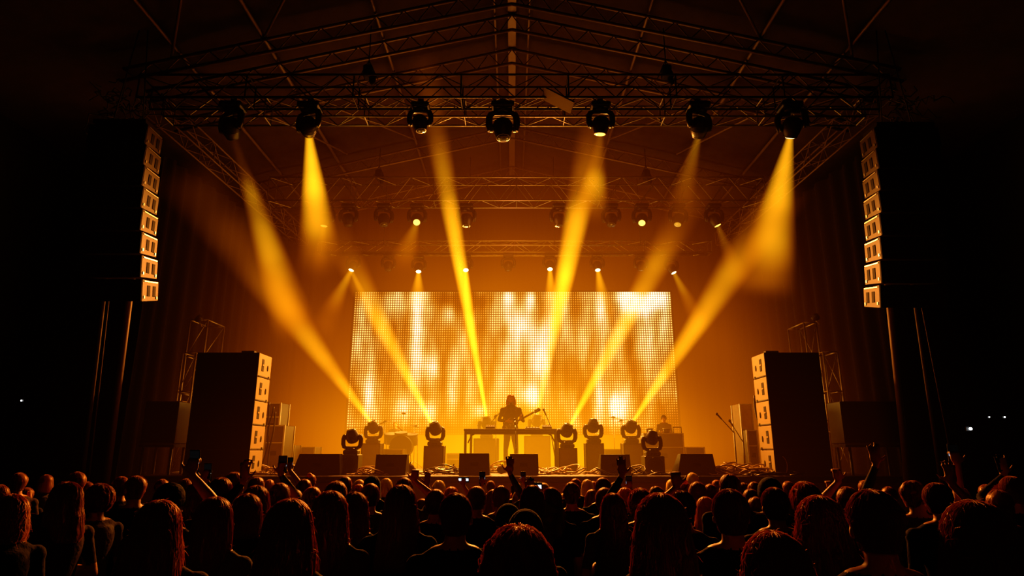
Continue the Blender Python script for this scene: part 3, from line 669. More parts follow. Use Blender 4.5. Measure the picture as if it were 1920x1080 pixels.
# long table
YT = 15.6
a, b = P(870, 804, YT), P(1048, 804, YT); w = b.x - a.x; h = a.z - SZ; cx = (a.x + b.x) / 2
t = empty('work_table', (cx, YT, SZ))
MB().box((0, .3, h - .03), (w, .7, .06), bev=.006).build('tabletop', M['black'], t)
MB().box((0, -.03, h - .10), (w * .97, .03, .07)).build('front_rail', M['black'], t)
for x in (-w / 2 + .04, w / 2 - .09):
    for y in (0, .6): MB().box((x + (.10 if y else 0), y, (h - .06) / 2), (.06, .05, h - .06)).build('leg', M['black'], t)
br = MB()
for s in (-1, 1): br.path([(s * (w / 2 - .1), 0, h - .34), (s * (w / 2 - .18), 0, h - .16), (s * (w / 2 - .34), 0, h - .09)], .016, 6)
br.build('corner_brace', M['black'], t)
tag(t, 'long narrow black work table standing before the guitarist', 'table')
TZ = SZ + h
def gear(px0, px1, top, label, name, cat='device'):
    a, b = P(px0, top, YT + .25), P(px1, top, YT + .25); w = b.x - a.x; hh = a.z - TZ
    hh = max(hh, .05); t = empty(name, ((a.x + b.x) / 2, YT + .3, TZ + .001)); MB().prism([(-.16, 0), (.16, 0), (.16, hh), (-.16, hh * .6)], 0, -w / 2, w / 2).build('housing', M['plastic'], t)
    k = MB()
    for i in range(5): k.lathe([(.014, 0), (.012, .025)], Matrix.Translation((-w / 2 + w * (i + .5) / 5, -.02, hh * .82)), 10)
    k.build('knob', M['steel'], t); return tag(t, label, cat)
gear(911, 928, 797, 'small effects box with bright knobs on the left of the table', 'effects_unit')
gear(1017, 1034, 797, 'flat black sound module on the right end of the table', 'sound_module')
gear(985, 1012, 801, 'low keyboard controller lying right of the guitarist on the table', 'controller')
# microphone stands
def mic_stand(pts, base, label, tilt=None):
    t = empty('microphone_stand', base); B = Vector(base); loc = [Vector(p) - B for p in pts]
    MB().path([loc[0], loc[1]], .013, 8).build('pole', M['plastic'], t)
    MB().path([loc[1], loc[2]], .010, 8).build('boom', M['plastic'], t)
    ft = MB()
    for k in range(3): ft.tube((0, 0, .12), (.3 * math.cos(k * 2.1 + .4), .3 * math.sin(k * 2.1 + .4), .012), .01, n=6)
    ft.build('tripod_foot', M['plastic'], t)
    d = (loc[2] - loc[1]).normalized(); mc = MB().tube(loc[2], loc[2] + d * .13, .016, .022, n=10); mc.ell(loc[2] + d * .16, (.03, .03, .035)); mc.build('microphone', M['dsteel'], t)
    return tag(t, label, 'microphone stand')
b0 = P(1044, 840, 16.4); b0.z = SZ
mic_stand([b0, P(1030, 793, 16.4), P(1024, 779, 16.4)], b0, 'boom microphone stand leaning over the right end of the table')
b0 = P(1381, 870, 15.0); b0.z = SZ
mic_stand([b0, P(1377, 812, 15.0), P(1353, 786, 15.0)], b0, 'tall boom microphone stand left of the right subwoofer stack')
b0 = P(1395, 870, 15.4); b0.z = SZ
mic_stand([b0, P(1394, 830, 15.4), P(1375, 800, 15.4)], b0, 'second microphone stand close behind the tall right one')
b0 = P(968, 860, 15.2); b0.z = SZ
mic_stand([b0, P(967, 808, 15.2), P(966, 797, 15.3)], b0, 'upright microphone stand right before the guitarist')
# cymbal / drum kits in the haze
def cymbal_stand(px, py, Y, rx, label, tilt=.2):
    c = P(px, py, Y); b = Vector((c.x, Y, SZ)); t = empty('cymbal_stand', b); hz = c.z - SZ
    MB().tube((0, 0, 0), (0, 0, hz), .012).build('pole', M['steel'], t)
    MB().lathe([(rx, 0), (rx * .3, .015), (rx * .2, .05), (.01, .06)], Matrix.Translation((0, 0, hz)) @ Matrix.Rotation(tilt, 4, 'Y'), 24).build('cymbal', M['dsteel'], t)
    f = MB()
    for k in range(3): f.tube((0, 0, .2), (.25 * math.cos(k * 2.1), .25 * math.sin(k * 2.1), .01), .01, n=6)
    f.build('tripod_foot', M['steel'], t); return tag(t, label, 'cymbal', 'cymbals of the hazy drum kits')
def drum(px, py, Y, r, h, label, up=True, name='tom_drum'):
    c = P(px, py, Y); t = empty(name, (c.x, Y, c.z)); T = Matrix.Rotation(R(12 if up else 90), 4, 'X')
    MB().lathe([(r, -h / 2), (r, h / 2)], T, 24).build('shell', M['black'], t)
    for z in (-h / 2, h / 2): MB().lathe([(r * 1.03, z - .012), (r * 1.03, z + .012), (r * .96, z + .012)], T, 24).build('rim', M['dsteel'], t)
    lg = MB()
    if up:
        for k in range(3): lg.tube((r * math.cos(k * 2.1), r * math.sin(k * 2.1), 0), (r * 1.1 * math.cos(k * 2.1), r * 1.1 * math.sin(k * 2.1), -(c.z - SZ)), .01, n=6)
    else:
        for s in (-1, 1): lg.tube((s * r * .8, 0, 0), (s * r, -.1, -(c.z - SZ)), .012, n=6)
    lg.build('leg', M['steel'], t); return tag(t, label, 'drum', 'drums in the haze')
YD = 18.8
cymbal_stand(757, 777, YD, .24, 'cymbal raised highest over the faint left drum kit', .1)
cymbal_stand(722, 792, YD, .22, 'cymbal left of the faint drummer', -.3)
cymbal_stand(778, 800, YD, .22, 'low cymbal right of the faint drummer', .3)
drum(735, 822, YD - .5, .22, .25, 'left floor drum of the hazy drum kit'); drum(752, 818, YD - .6, .18, .2, 'middle tom of the hazy drum kit')
drum(770, 824, YD - .5, .2, .28, 'right floor drum of the hazy drum kit'); drum(753, 838, YD - 1.0, .3, .35, 'bass drum standing low in the hazy drum kit', False, 'bass_drum')
cymbal_stand(1150, 784, 18.6, .24, 'cymbal in the haze right of the table', .1)
cymbal_stand(1165, 790, 18.4, .22, 'second cymbal in the haze beside the right column', -.2)
cymbal_stand(930, 782, 17.2, .24, 'tilted cymbal left of the guitarist', R(-48))
# percussion desk on the right
t, dz = case_px(1207, 1280, 812, 16.2, .8, 'tall percussion desk in front of the capped musician', 'percussion_desk', 'case', 'desk')
rl = MB(); a, b = P(1262, 801, 16.6), P(1277, 801, 16.6)
tag(MB().path([(a.x, 16.6, dz), (a.x, 16.6, a.z), (b.x, 16.6, b.z), (b.x, 16.6, dz)], .014, 6).build('side_rail', M['dsteel']), 'small square rail on the right end of the percussion desk', 'rail')
for px, n in ((1218, 'left'), (1250, 'right')):
    c = P(px, 808, 16.5); t = empty('bongo_drum', (c.x, 16.5, dz + .001)); MB().lathe([(.07, 0), (.09, .12)], None, 20).build('shell', M['wood'], t); MB().lathe([(.095, .105), (.095, .125), (.085, .127)], None, 20).build('rim', M['steel'], t)
    tag(t, f'small hand drum on the {n} of the percussion desk', 'drum')
# cables on deck
def cable_coil(px, py, Y, spread, h, n, label, m='cable', r=.014, seed=0):
    c = P(px, py, Y); q = random.Random(seed + int(px)); mb = MB()
    for k in range(n):
        cx, cy = q.uniform(-spread, spread), q.uniform(-.25, .25); rr = q.uniform(.06, .2); ph = q.uniform(0, 6); tl = q.uniform(0, .9)
        z0 = q.uniform(.02, h) * math.exp(-(cx / spread) ** 2 * 1.5)
        pts = [(cx + rr * 1.5 * math.cos(ph + a * .5), cy + rr * math.sin(ph + a * .5), max(.016, z0 + rr * tl * math.sin(a * .5))) for a in range(int(q.uniform(7, 14)))]
        mb.path(pts, r, 6)
    o = mb.build('cable_pile', M[m], loc=(c.x, Y, SZ)); return tag(o, label, 'cables', kind='stuff')
cable_coil(1385, 880, 13.7, .55, .22, 60, 'bright heap of loose cables beside the right subwoofer stack', 'palecable', .016)
cable_coil(1450, 880, 13.25, .5, .05, 14, 'cables trailing along the stage edge under the right stack')
cable_coil(1075, 880, 14.0, .9, .10, 40, 'cables strewn at the foot of the column right of the table', 'palecable')
cable_coil(938, 880, 15.0, .45, .16, 30, 'cable heap on the deck between the two centre wedges', 'palecable')
cable_coil(845, 880, 13.9, .6, .10, 26, 'dark cables on the deck left of the centre-left wedge')
cable_coil(700, 880, 13.6, .35, .07, 18, 'small glinting cables beside the second wedge from the left', 'palecable')
cable_coil(515, 880, 13.7, .5, .08, 26, 'cables at the foot of the left subwoofer stack', 'palecable')
cable_coil(1190, 880, 13.5, .7, .05, 18, 'cables lying flat behind the second wedge from the right')
for px, py, w_, n in ((768, 862, .12, 'small dark bag right of the second wedge'), (849, 866, .1, 'little dark bundle left of the centre-left wedge'), (940, 862, .1, 'dark shoe-sized bundle on the cable heap by the centre wedges')):
    c = P(px, py, 14.2); mb = MB().ell((0, 0, w_ * .9), (w_, w_ * .8, w_ * .9)).ell((w_ * .5, 0, w_ * .7), (w_ * .8, w_ * .6, w_ * .5)); mb.tube((0, 0, w_ * 1.6), (.03, 0, w_ * 2.1), .012)
    tag(mb.build('equipment_bag', M['cloth2'], loc=(c.x, 14.2, SZ + .001)), n, 'bag')
def hang_cable(x0, z0, x1, z1, y, label, r=.012, m='cable'):
    pts = [(x0 + (x1 - x0) * t / 12 + .018 * math.sin(t * .9 + x0 * 40), y + .02 * math.sin(t), z0 + (z1 - z0) * t / 12) for t in range(13)]
    tag(MB().path(pts, r, 6).build('hanging_cable', M[m]), label, 'cable', 'cables hanging beside the stacks')
for k in range(4):
    x = P(1412 + k * 4, 760, 14.6).x; hang_cable(x, P(0, 742 + k * 6, 14.6).z, x + .12, SZ + .02, 14.5 + .06 * k, 'thick cable draped behind the right subwoofer stack, ' + ['innermost', 'second from inside', 'third from inside', 'outermost'][k], .022)
    x = P(503 + k * 5, 760, 14.5).x; hang_cable(x, P(0, 745 + k * 9, 14.5).z, x - .1, SZ + .02, 14.35 + .06 * k, 'thick cable draped behind the left subwoofer stack, ' + ['outermost', 'third from inside', 'second from inside', 'innermost'][k], .018)
p = P(1478, 885, 13.12); tag(MB().path([(p.x - .1 + .13 * math.sin(a), 13.2, SZ + .2 - .2 * math.cos(a * 1.0)) for a in [x * .3 for x in range(1, 10)]], .01, 6).build('cable_loop', M['palecable']), 'thin bright cable loop arching over the right stage edge', 'cable')
# distant lamps beyond the side
for px, py, s, n in ((1820, 804, .03, 'brightest tiny white lamp glinting in the dark far right'), (1884, 782, .015, 'faint tiny lamp at the far right edge'), (1855, 782, .012, 'faintest tiny lamp left of the far right one'), (40, 751, .016, 'faint tiny lamp in the dark far left')):
    c = P(px, py, 13.6 if px > 900 else 14); t = empty('exit_lamp', c); MB().ell((0, 0, 0), (s, s, s)).build('bulb', M['farlamp'], t); MB().box((0, s * 1.5, 0), (s * 5, s, s * 3)).build('bracket', M['black'], t); tag(t, n, 'lamp')
# ------------------------------------------------------------------ people
def ik(sh, tgt, l1, l2, hint):
    sh, tgt = Vector(sh), Vector(tgt); d = tgt - sh; L = min(d.length, (l1 + l2) * .995); dn = d.normalized(); tgt = sh + dn * L
    a = (l1 * l1 - l2 * l2 + L * L) / (2 * L); hgt = math.sqrt(max(0, l1 * l1 - a * a))
    h = Vector(hint); h = (h - dn * h.dot(dn)).normalized(); return sh + dn * a + h * hgt, tgt
def hand_geo(mb, w, d, up, side, curl=.35, scale=1., spread=1.):
    """palm + five fingers. w: wrist, d: pointing direction, up: back-of-hand normal, side: towards thumb"""
    d = d.normalized(); side = (side - d * side.dot(d)).normalized(); nrm = d.cross(side)
    if nrm.dot(up) < 0: nrm = -nrm
    p = w + d * .05 * scale
    mt = Matrix((side, nrm, d)).transposed()
    mb.ell(w + d * .048 * scale, (.040 * scale, .017 * scale, .052 * scale), mt, 12, 8)
    for k, (o, ln) in enumerate(((.030, .070), (.010, .080), (-.010, .074), (-.029, .058))):
        b = w + d * .085 * scale + side * o * scale; dd = (d + side * (o * 5 * spread)).normalized(); pts = [w + d * .05 * scale + side * o * .8 * scale, b]; c = 0; q = b
        for s in (.45, .32, .23):
            c += curl; v = (dd * math.cos(c) - nrm * math.sin(c)); q = q + v * ln * s * scale; pts.append(q)
        mb.path(pts, [.010 * scale, .0098 * scale, .009 * scale, .0082 * scale, .006 * scale], 8); mb.ell(pts[-1], (.007 * scale,) * 3, None, 8, 6)
    b = w + d * .025 * scale + side * .028 * scale; td = (d * .55 + side * .8 - nrm * .25).normalized(); q1 = b + td * .038 * scale; q2 = q1 + (td * .7 + d * .5).normalized() * .030 * scale
    mb.path([w + d * .02 * scale, b, q1, q2], [.014 * scale, .013 * scale, .011 * scale, .008 * scale], 8); mb.ell(q2, (.009 * scale,) * 3, None, 8, 6)
def head_geo(mb, c, yaw=0., nod=0., beard=False):
    T = Matrix.Translation(c) @ Matrix.Rotation(yaw, 4, 'Z') @ Matrix.Rotation(nod, 4, 'X')
    def e(p, r, rot=None): mb.ell(T @ Vector(p), r, (T.to_3x3() @ rot) if rot else T.to_3x3(), 16, 10)
    e((0, -.012, .03), (.076, .096, .088)); e((0, .018, -.03), (.062, .072, .082)); e((0, .052, -.082), (.032, .032, .026))
    e((0, .098, -.012), (.012, .018, .024)); e((0, .104, -.022), (.016, .012, .010)); e((0, .085, .026), (.055, .014, .012))
    for s in (-1, 1):
        e((s * .079, -.005, -.012), (.010, .020, .032), Matrix.Rotation(s * .25, 3, 'Z')); e((s * .034, .070, -.025), (.026, .022, .024)); e((s * .03, .084, .006), (.012, .010, .008))
    e((0, .090, -.052), (.024, .010, .007)); e((0, .088, -.062), (.020, .010, .006))
    if beard: e((0, .05, -.085), (.055, .05, .055)); e((0, .075, -.07), (.045, .03, .05))
    return T
def human(pose, name, voxel=.011):
    mb = MB(); g = pose.get
    sw = g('sw', .19); hp = Vector((0, 0, 0))
    T = [(.12, .80), (.158, .86), (.168, .93), (.150, 1.02), (.138, 1.10), (.150, 1.20), (.168, 1.30), (.172, 1.38), (.150, 1.44), (.095, 1.478), (.055, 1.50)]
    mb.lathe([(r, z) for r, z in T], Matrix.Diagonal((1, .68, 1, 1)), 24)
    mb.path([(0, -.005, 1.44), (0, 0, 1.52), (0, .008, 1.60)], [.07, .056, .052], 12)
    mb.path([(-sw * .95, 0, 1.40), (-.09, 0, 1.455), (0, 0, 1.475), (.09, 0, 1.455), (sw * .95, 0, 1.40)], [.05, .055, .06, .055, .05], 10)
    arms = {}
    for s, key in ((-1, 'la'), (1, 'ra')):
        if g('bulk'): mb.ell((s * sw * .8, 0, 1.35), (.075, .08, .12))
        sh = Vector((s * sw, 0, 1.405)); mb.ell(sh, (.060, .060, .062))
        v = g(key, 'down')
        if v == 'down': el, wr, hint = Vector((s * .235, -.03, 1.12)), Vector((s * .235, .05, .87)), None
        elif v == 'bent': el, wr = Vector((s * .25, -.05, 1.13)), Vector((s * .14, .20, 1.20))
        elif g(key + 'e'): el, wr = Vector(g(key + 'e')), Vector(v)
        else: el, wr = ik(sh, v, .295, .265, g(key + 'h', (s * .9, .2, -.6)))
        mb.path([sh, sh.lerp(el, .35), el], [.052, .048, .040], 10); mb.ell(el, (.041,) * 3, None, 12, 8)
        mb.path([el, el.lerp(wr, .3), wr], [.040, .040, .026], 10); mb.ell(wr, (.027,) * 3, None, 10, 8)
        d = g(key + 'd'); d = Vector(d) if d else (wr - el)
        if g(key + 'side'): side = Vector(g(key + 'side'))
        else: side = Vector((-s, .1, 0)) if abs(d.normalized().x) < .8 else Vector((0, 0, 1))
        hand_geo(mb, wr, d, Vector(g(key + 'up', (0, -1, .1))), side, g(key + 'c', .35), 1.08); arms[s] = (sh, el, wr)
    for s in (-1, 1):
        st = g('stance', .10); kn = Vector((s * (st + .005), .02, .48)); an = Vector((s * (st + .02), -.02, .085))
        mb.path([(s * .085, 0, .90), (s * .095, .01, .72), kn], [.092, .082, .058], 12); mb.ell(kn, (.058,) * 3)
        mb.path([kn, (kn.x, -.01, .34), an], [.056, .056, .040], 12); mb.path([an, an + Vector((0, .02, -.04)), an + Vector((0, .14, -.055)), an + Vector((0, .19, -.062))], [.042, .043, .038, .022], 10)
    hc = Vector((g('hx', 0), .018, 1.635)); HT = head_geo(mb, hc, g('yaw', 0), g('nod', 0), g('beard', False))
    me = mb.mesh(name, M['skin']); o = bpy.data.objects.new('tmp', me); COL.objects.link(o)
    r = o.modifiers.new('r', 'REMESH'); r.mode = 'VOXEL'; r.voxel_size = voxel; r.use_smooth_shade = True
    sm = o.modifiers.new('s', 'SMOOTH'); sm.factor = .5; sm.iterations = 2
    bpy.context.view_layer.update(); dg = bpy.context.evaluated_depsgraph_get()
    m2 = bpy.data.meshes.new_from_object(o.evaluated_get(dg)); m2.name = name; bpy.data.objects.remove(o); bpy.data.meshes.remove(me)
    m2.materials.clear()
    for k in ('skin', g('top', 'cloth'), g('legs', 'cloth'), 'eye', 'lip'): m2.materials.append(M[k])
    HI = HT.inverted(); eyes = [HT @ Vector((s * .031, .090, .004)) for s in (-1, 1)]; brow = [HT @ Vector((s * x, .092, .026)) for s in (-1, 1) for x in (.02, .035, .048)]; lip = [HT @ Vector((x, .098, -.056)) for x in (-.014, 0, .014)]
    sleeve = g('sleeve', 'short'); idx = []
    for p in m2.polygons:
        c = p.center; k = 1 if c.z > .95 else 2
        if c.z > 1.495 and abs(c.x) < .13 and (c - hc).length < .19:
            k = 0
            if min((c - q).length for q in eyes) < .0095: k = 3
            elif g('beard') and (lambda w: w.z < -.040 and w.y > .0 and not (w.z > -.066 and abs(w.x) < .022 and w.y > .08))(HI @ c): k = 3
            elif min((c - q).length for q in lip) < .013: k = 4
        else:
            for s, (sh, el, wr) in arms.items():
                ds = min((c - wr).length, ((c - el.lerp(wr, .5)).length if sleeve == 'short' else 9), ((c - el).length + .05 if sleeve == 'short' else 9), (c - wr - (wr - el).normalized() * .1).length)
                if ds < (.13 if sleeve == 'short' else .035) or (c - wr - (wr - el).normalized() * .11).length < .105:
                    if abs(c.x) > (.212 if c.z < 1.0 else .17) or c.y > .13 or c.z > 1.5: k = 0
        idx.append(k)
    m2.polygons.foreach_set('material_index', idx); m2.polygons.foreach_set('use_smooth', [True] * len(idx)); m2.update()
    return m2, HT
# hair meshes, in head space (origin = head centre, facing +Y)
def hair_mesh(kind, seed=0, wisps=0):
    q = random.Random(seed); mb = MB(); n, m = 48, 30; vs, fs = [], []
    thick = dict(short=.010, crop=.004, long=.020, bob=.022, curly=.030, tail=.012, bun=.012, cap=.012, hood=.03, beanie=.014)[kind]
    for j in range(m + 1):
        for i in range(n):
            a = 2 * math.pi * i / n; fr = math.sin(a); fq = max(0, min(1, (fr - .25) / .45)); fq = fq * fq * (3 - 2 * fq)
            phm = math.pi / 2 - (.62 + .12 * math.sin(seed * 3 + a * 3)) * fq * (kind not in ('cap', 'beanie')) - .2 * fq
            ph = phm * min(1, j / (m // 2))                        # fr=1 front (+Y), -1 back
            if j <= m // 2:
                x, y, z = math.sin(ph) * math.cos(a), math.sin(ph) * math.sin(a), math.cos(ph)
                r = 1 + thick / .085; p = Vector((x * .079 * r, -.012 + y * .098 * r, .03 + z * .090 * r))
                down = 0
            else:
                down = (j - m // 2) / (m - m // 2)
                front = max(0, (fr - .15) / .85)
                if kind in ('long', 'bob', 'tail'):
                    Lmax = dict(long=.34 + .06 * math.sin(seed * 2), bob=.16, tail=.12)[kind]
                    L = Lmax * (1 - .9 * min(1, front * 1.8)) if kind != 'tail' else .12 * (1 - min(1, front * 2.2))
                elif kind in ('hood',): L = .17 * (1 - .6 * min(1, front * 1.5))
                elif kind in ('cap', 'beanie'): L = .035 * (1 - .9 * front)
                elif kind == 'curly': L = .10 * (1 - min(1, front * 1.6))
                else: L = .10 * (1 - min(1, front * 2.2)) if fr < .2 else .04 * (1 - min(1, front * 2))
                z = .03 + math.cos(phm) * .09 - L * down * (1 - .9 * fq)
                fl = 1.0
                if kind == 'long': fl = 1 + .10 * math.sin(min(1, down * 1.3) * math.pi * .8) + (.12, .55, .32)[seed % 3] * down ** 1.3 + (.0, .045, .02)[seed % 3] * math.sin(down * 16 + 2 * math.cos(a)) - .5 * max(0, down - .85) * 3
                elif kind == 'bob': fl = 1 + .18 * math.sin(down * math.pi * .75) - .1 * down
                elif kind == 'curly': fl = 1 + .1 * math.sin(down * math.pi) - .35 * down
                elif kind == 'hood': fl = 1 + .12 * down
                elif kind in ('cap', 'beanie'): fl = 1.02
                else: fl = 1 - .34 * down * (1 if kind != 'crop' else 1.05)
                r = (1 + thick / .085) * (fl * (1 - fq) + fq * (1 - .3 * down)) * (math.sin(phm) if fq else 1)
                flat = 1 - (.15 * down if kind == 'long' else 0)
                p = Vector((math.cos(a) * .079 * r, -.012 + fr * .098 * r * flat, z))
                if kind == 'long' and z < -.08:  # lie over shoulders and back
                    p.y = min(p.y, .02) - .02 * down
            nn = mn.noise(Vector((math.cos(a) * 7, math.sin(a) * 7, p.z * 5 + seed * 3.1)))
            fine = mn.noise(Vector((a * 14, p.z * (26 if kind == 'curly' else 6), seed * 2.)))
            amp = dict(curly=.14, long=.045, bob=.04, short=.025, crop=.01, tail=.04, bun=.03, cap=.0, beanie=.01, hood=.05)[kind]
            c0 = Vector((0, -.012, p.z)); p = c0 + (p - c0) * (1 + amp * nn + amp * .6 * fine)
            if kind == 'curly': p.z += .012 * fine
            vs.append(p)
    for j in range(m):
        for i in range(n):
            k = (i + 1) % n; fs.append((j * n + i, (j + 1) * n + i, (j + 1) * n + k, j * n + k))
    vs.append(Vector((0, -.012, -.02))); c = len(vs) - 1
    for i in range(n): fs.append((m * n + (i + 1) % n, m * n + i, c))
    mb.add(vs, fs, True)
    if kind == 'tail': mb.path([(0, -.10, .06), (0, -.15, .06), (.01, -.165, -.03), (.0, -.15, -.14), (0, -.14, -.22)], [.02, .03, .036, .028, .008], 12)
    if kind == 'bun': mb.ell((0, -.075, .125), (.045, .045, .04))
    if kind == 'cap': mb.prism([(-.065, .07), (.065, .07), (.06, .15), (.03, .172), (-.03, .172), (-.06, .15)], 2, .035, .043)
    if kind in ('short', 'crop'): 
        for k in range(60 if kind == 'short' else 0):
            a = q.uniform(0, 6.28); ph = q.uniform(0, .9); d = Vector((math.sin(ph) * math.cos(a), math.sin(ph) * math.sin(a), math.cos(ph)))
            b = Vector((d.x * .085, -.012 + d.y * .105, .03 + d.z * .097)); mb.path([b, b + (d + Vector((q.uniform(-.5, .5), q.uniform(-.5, .5), 0))) * .008], [.0022, .0006], 4)
    for k in range(wisps * 2 if kind not in ('cap', 'beanie', 'hood') else 0):      # strands lying along the hair
        i = q.randrange(n); j = int(q.uniform(.02, .92) ** .8 * m); off = q.uniform(.001, .0045); tw = q.choice((-1, 0, 0, 1)); pts = []
        for s_ in range(4):
            jj = min(m, j + s_ * (2 if j < m // 2 else 2)); ii = (i + (tw if s_ > 1 else 0)) % n; b = vs[jj * n + ii]; b2 = vs[jj * n + (ii + 1) % n]
            p = b.lerp(b2, (k * .37) % 1); dn = (p - Vector((0, -.012, min(.03, p.z)))).normalized()
            pts.append(p + dn * (off * (1 if s_ in (1, 2) else .4)) + (Vector((q.uniform(-.006, .006), q.uniform(-.006, .006), q.uniform(-.004, .006))) if kind == 'curly' else Vector((q.uniform(-.0015, .0015), q.uniform(-.0015, .0015), 0))))
        if (pts[-1] - pts[0]).length > .004: mb.path(pts, [.0011, .0014, .0012, .0005], 3, cap=False)
    for k in range(wisps // 3):      # loose strands standing off the silhouette
        i = q.randrange(n); j = q.randrange(3, m); b = vs[j * n + i]; c0 = Vector((0, -.012, b.z - .02)); d = (b - c0).normalized()
        L = q.uniform(.012, .035) if kind not in ('long', 'bob') else q.uniform(.04, .11)
        t = Vector((d.y, -d.x, 0)) * q.uniform(-.4, .4) + Vector((0, 0, q.uniform(-1, .1) if kind in ('long', 'bob') else q.uniform(-.6, .3)))
        p1 = b + d * L * .12 + t * L * .4; p2 = b + d * L * q.uniform(.05, .28) + t * L
        mb.path([b - d * .004, p1, p2], [.0010, .0008, .0004], 3, cap=False)
    return mb.mesh('hair', HAIR['dark'] if kind not in ('cap', 'beanie', 'hood') else M['cloth'])
KINDW = dict(short=.172, crop=.166, long=.200, bob=.205, curly=.215, tail=.178, bun=.178, cap=.180, hood=.2, beanie=.18)
hairs = {}
def get_hair(kind, v, near):
    k = (kind, v, near)
    if k not in hairs: hairs[k] = hair_mesh(kind, v + 1, 900 if near else 120)
    return hairs[k]
bodies = {}
def get_body(v):
    if v not in bodies:
        bodies[v] = human([dict(), dict(la='bent', ra='bent', top='cloth2'), dict(la='bent', sw=.18, top='cloth3', legs='jean'), dict(ra='bent', sleeve='long', nod=.12), dict(yaw=.35, sw=.195, top='cloth2'), dict(yaw=-.4, la='bent', ra='bent', sw=.18)][v], 'body')
    return bodies[v]
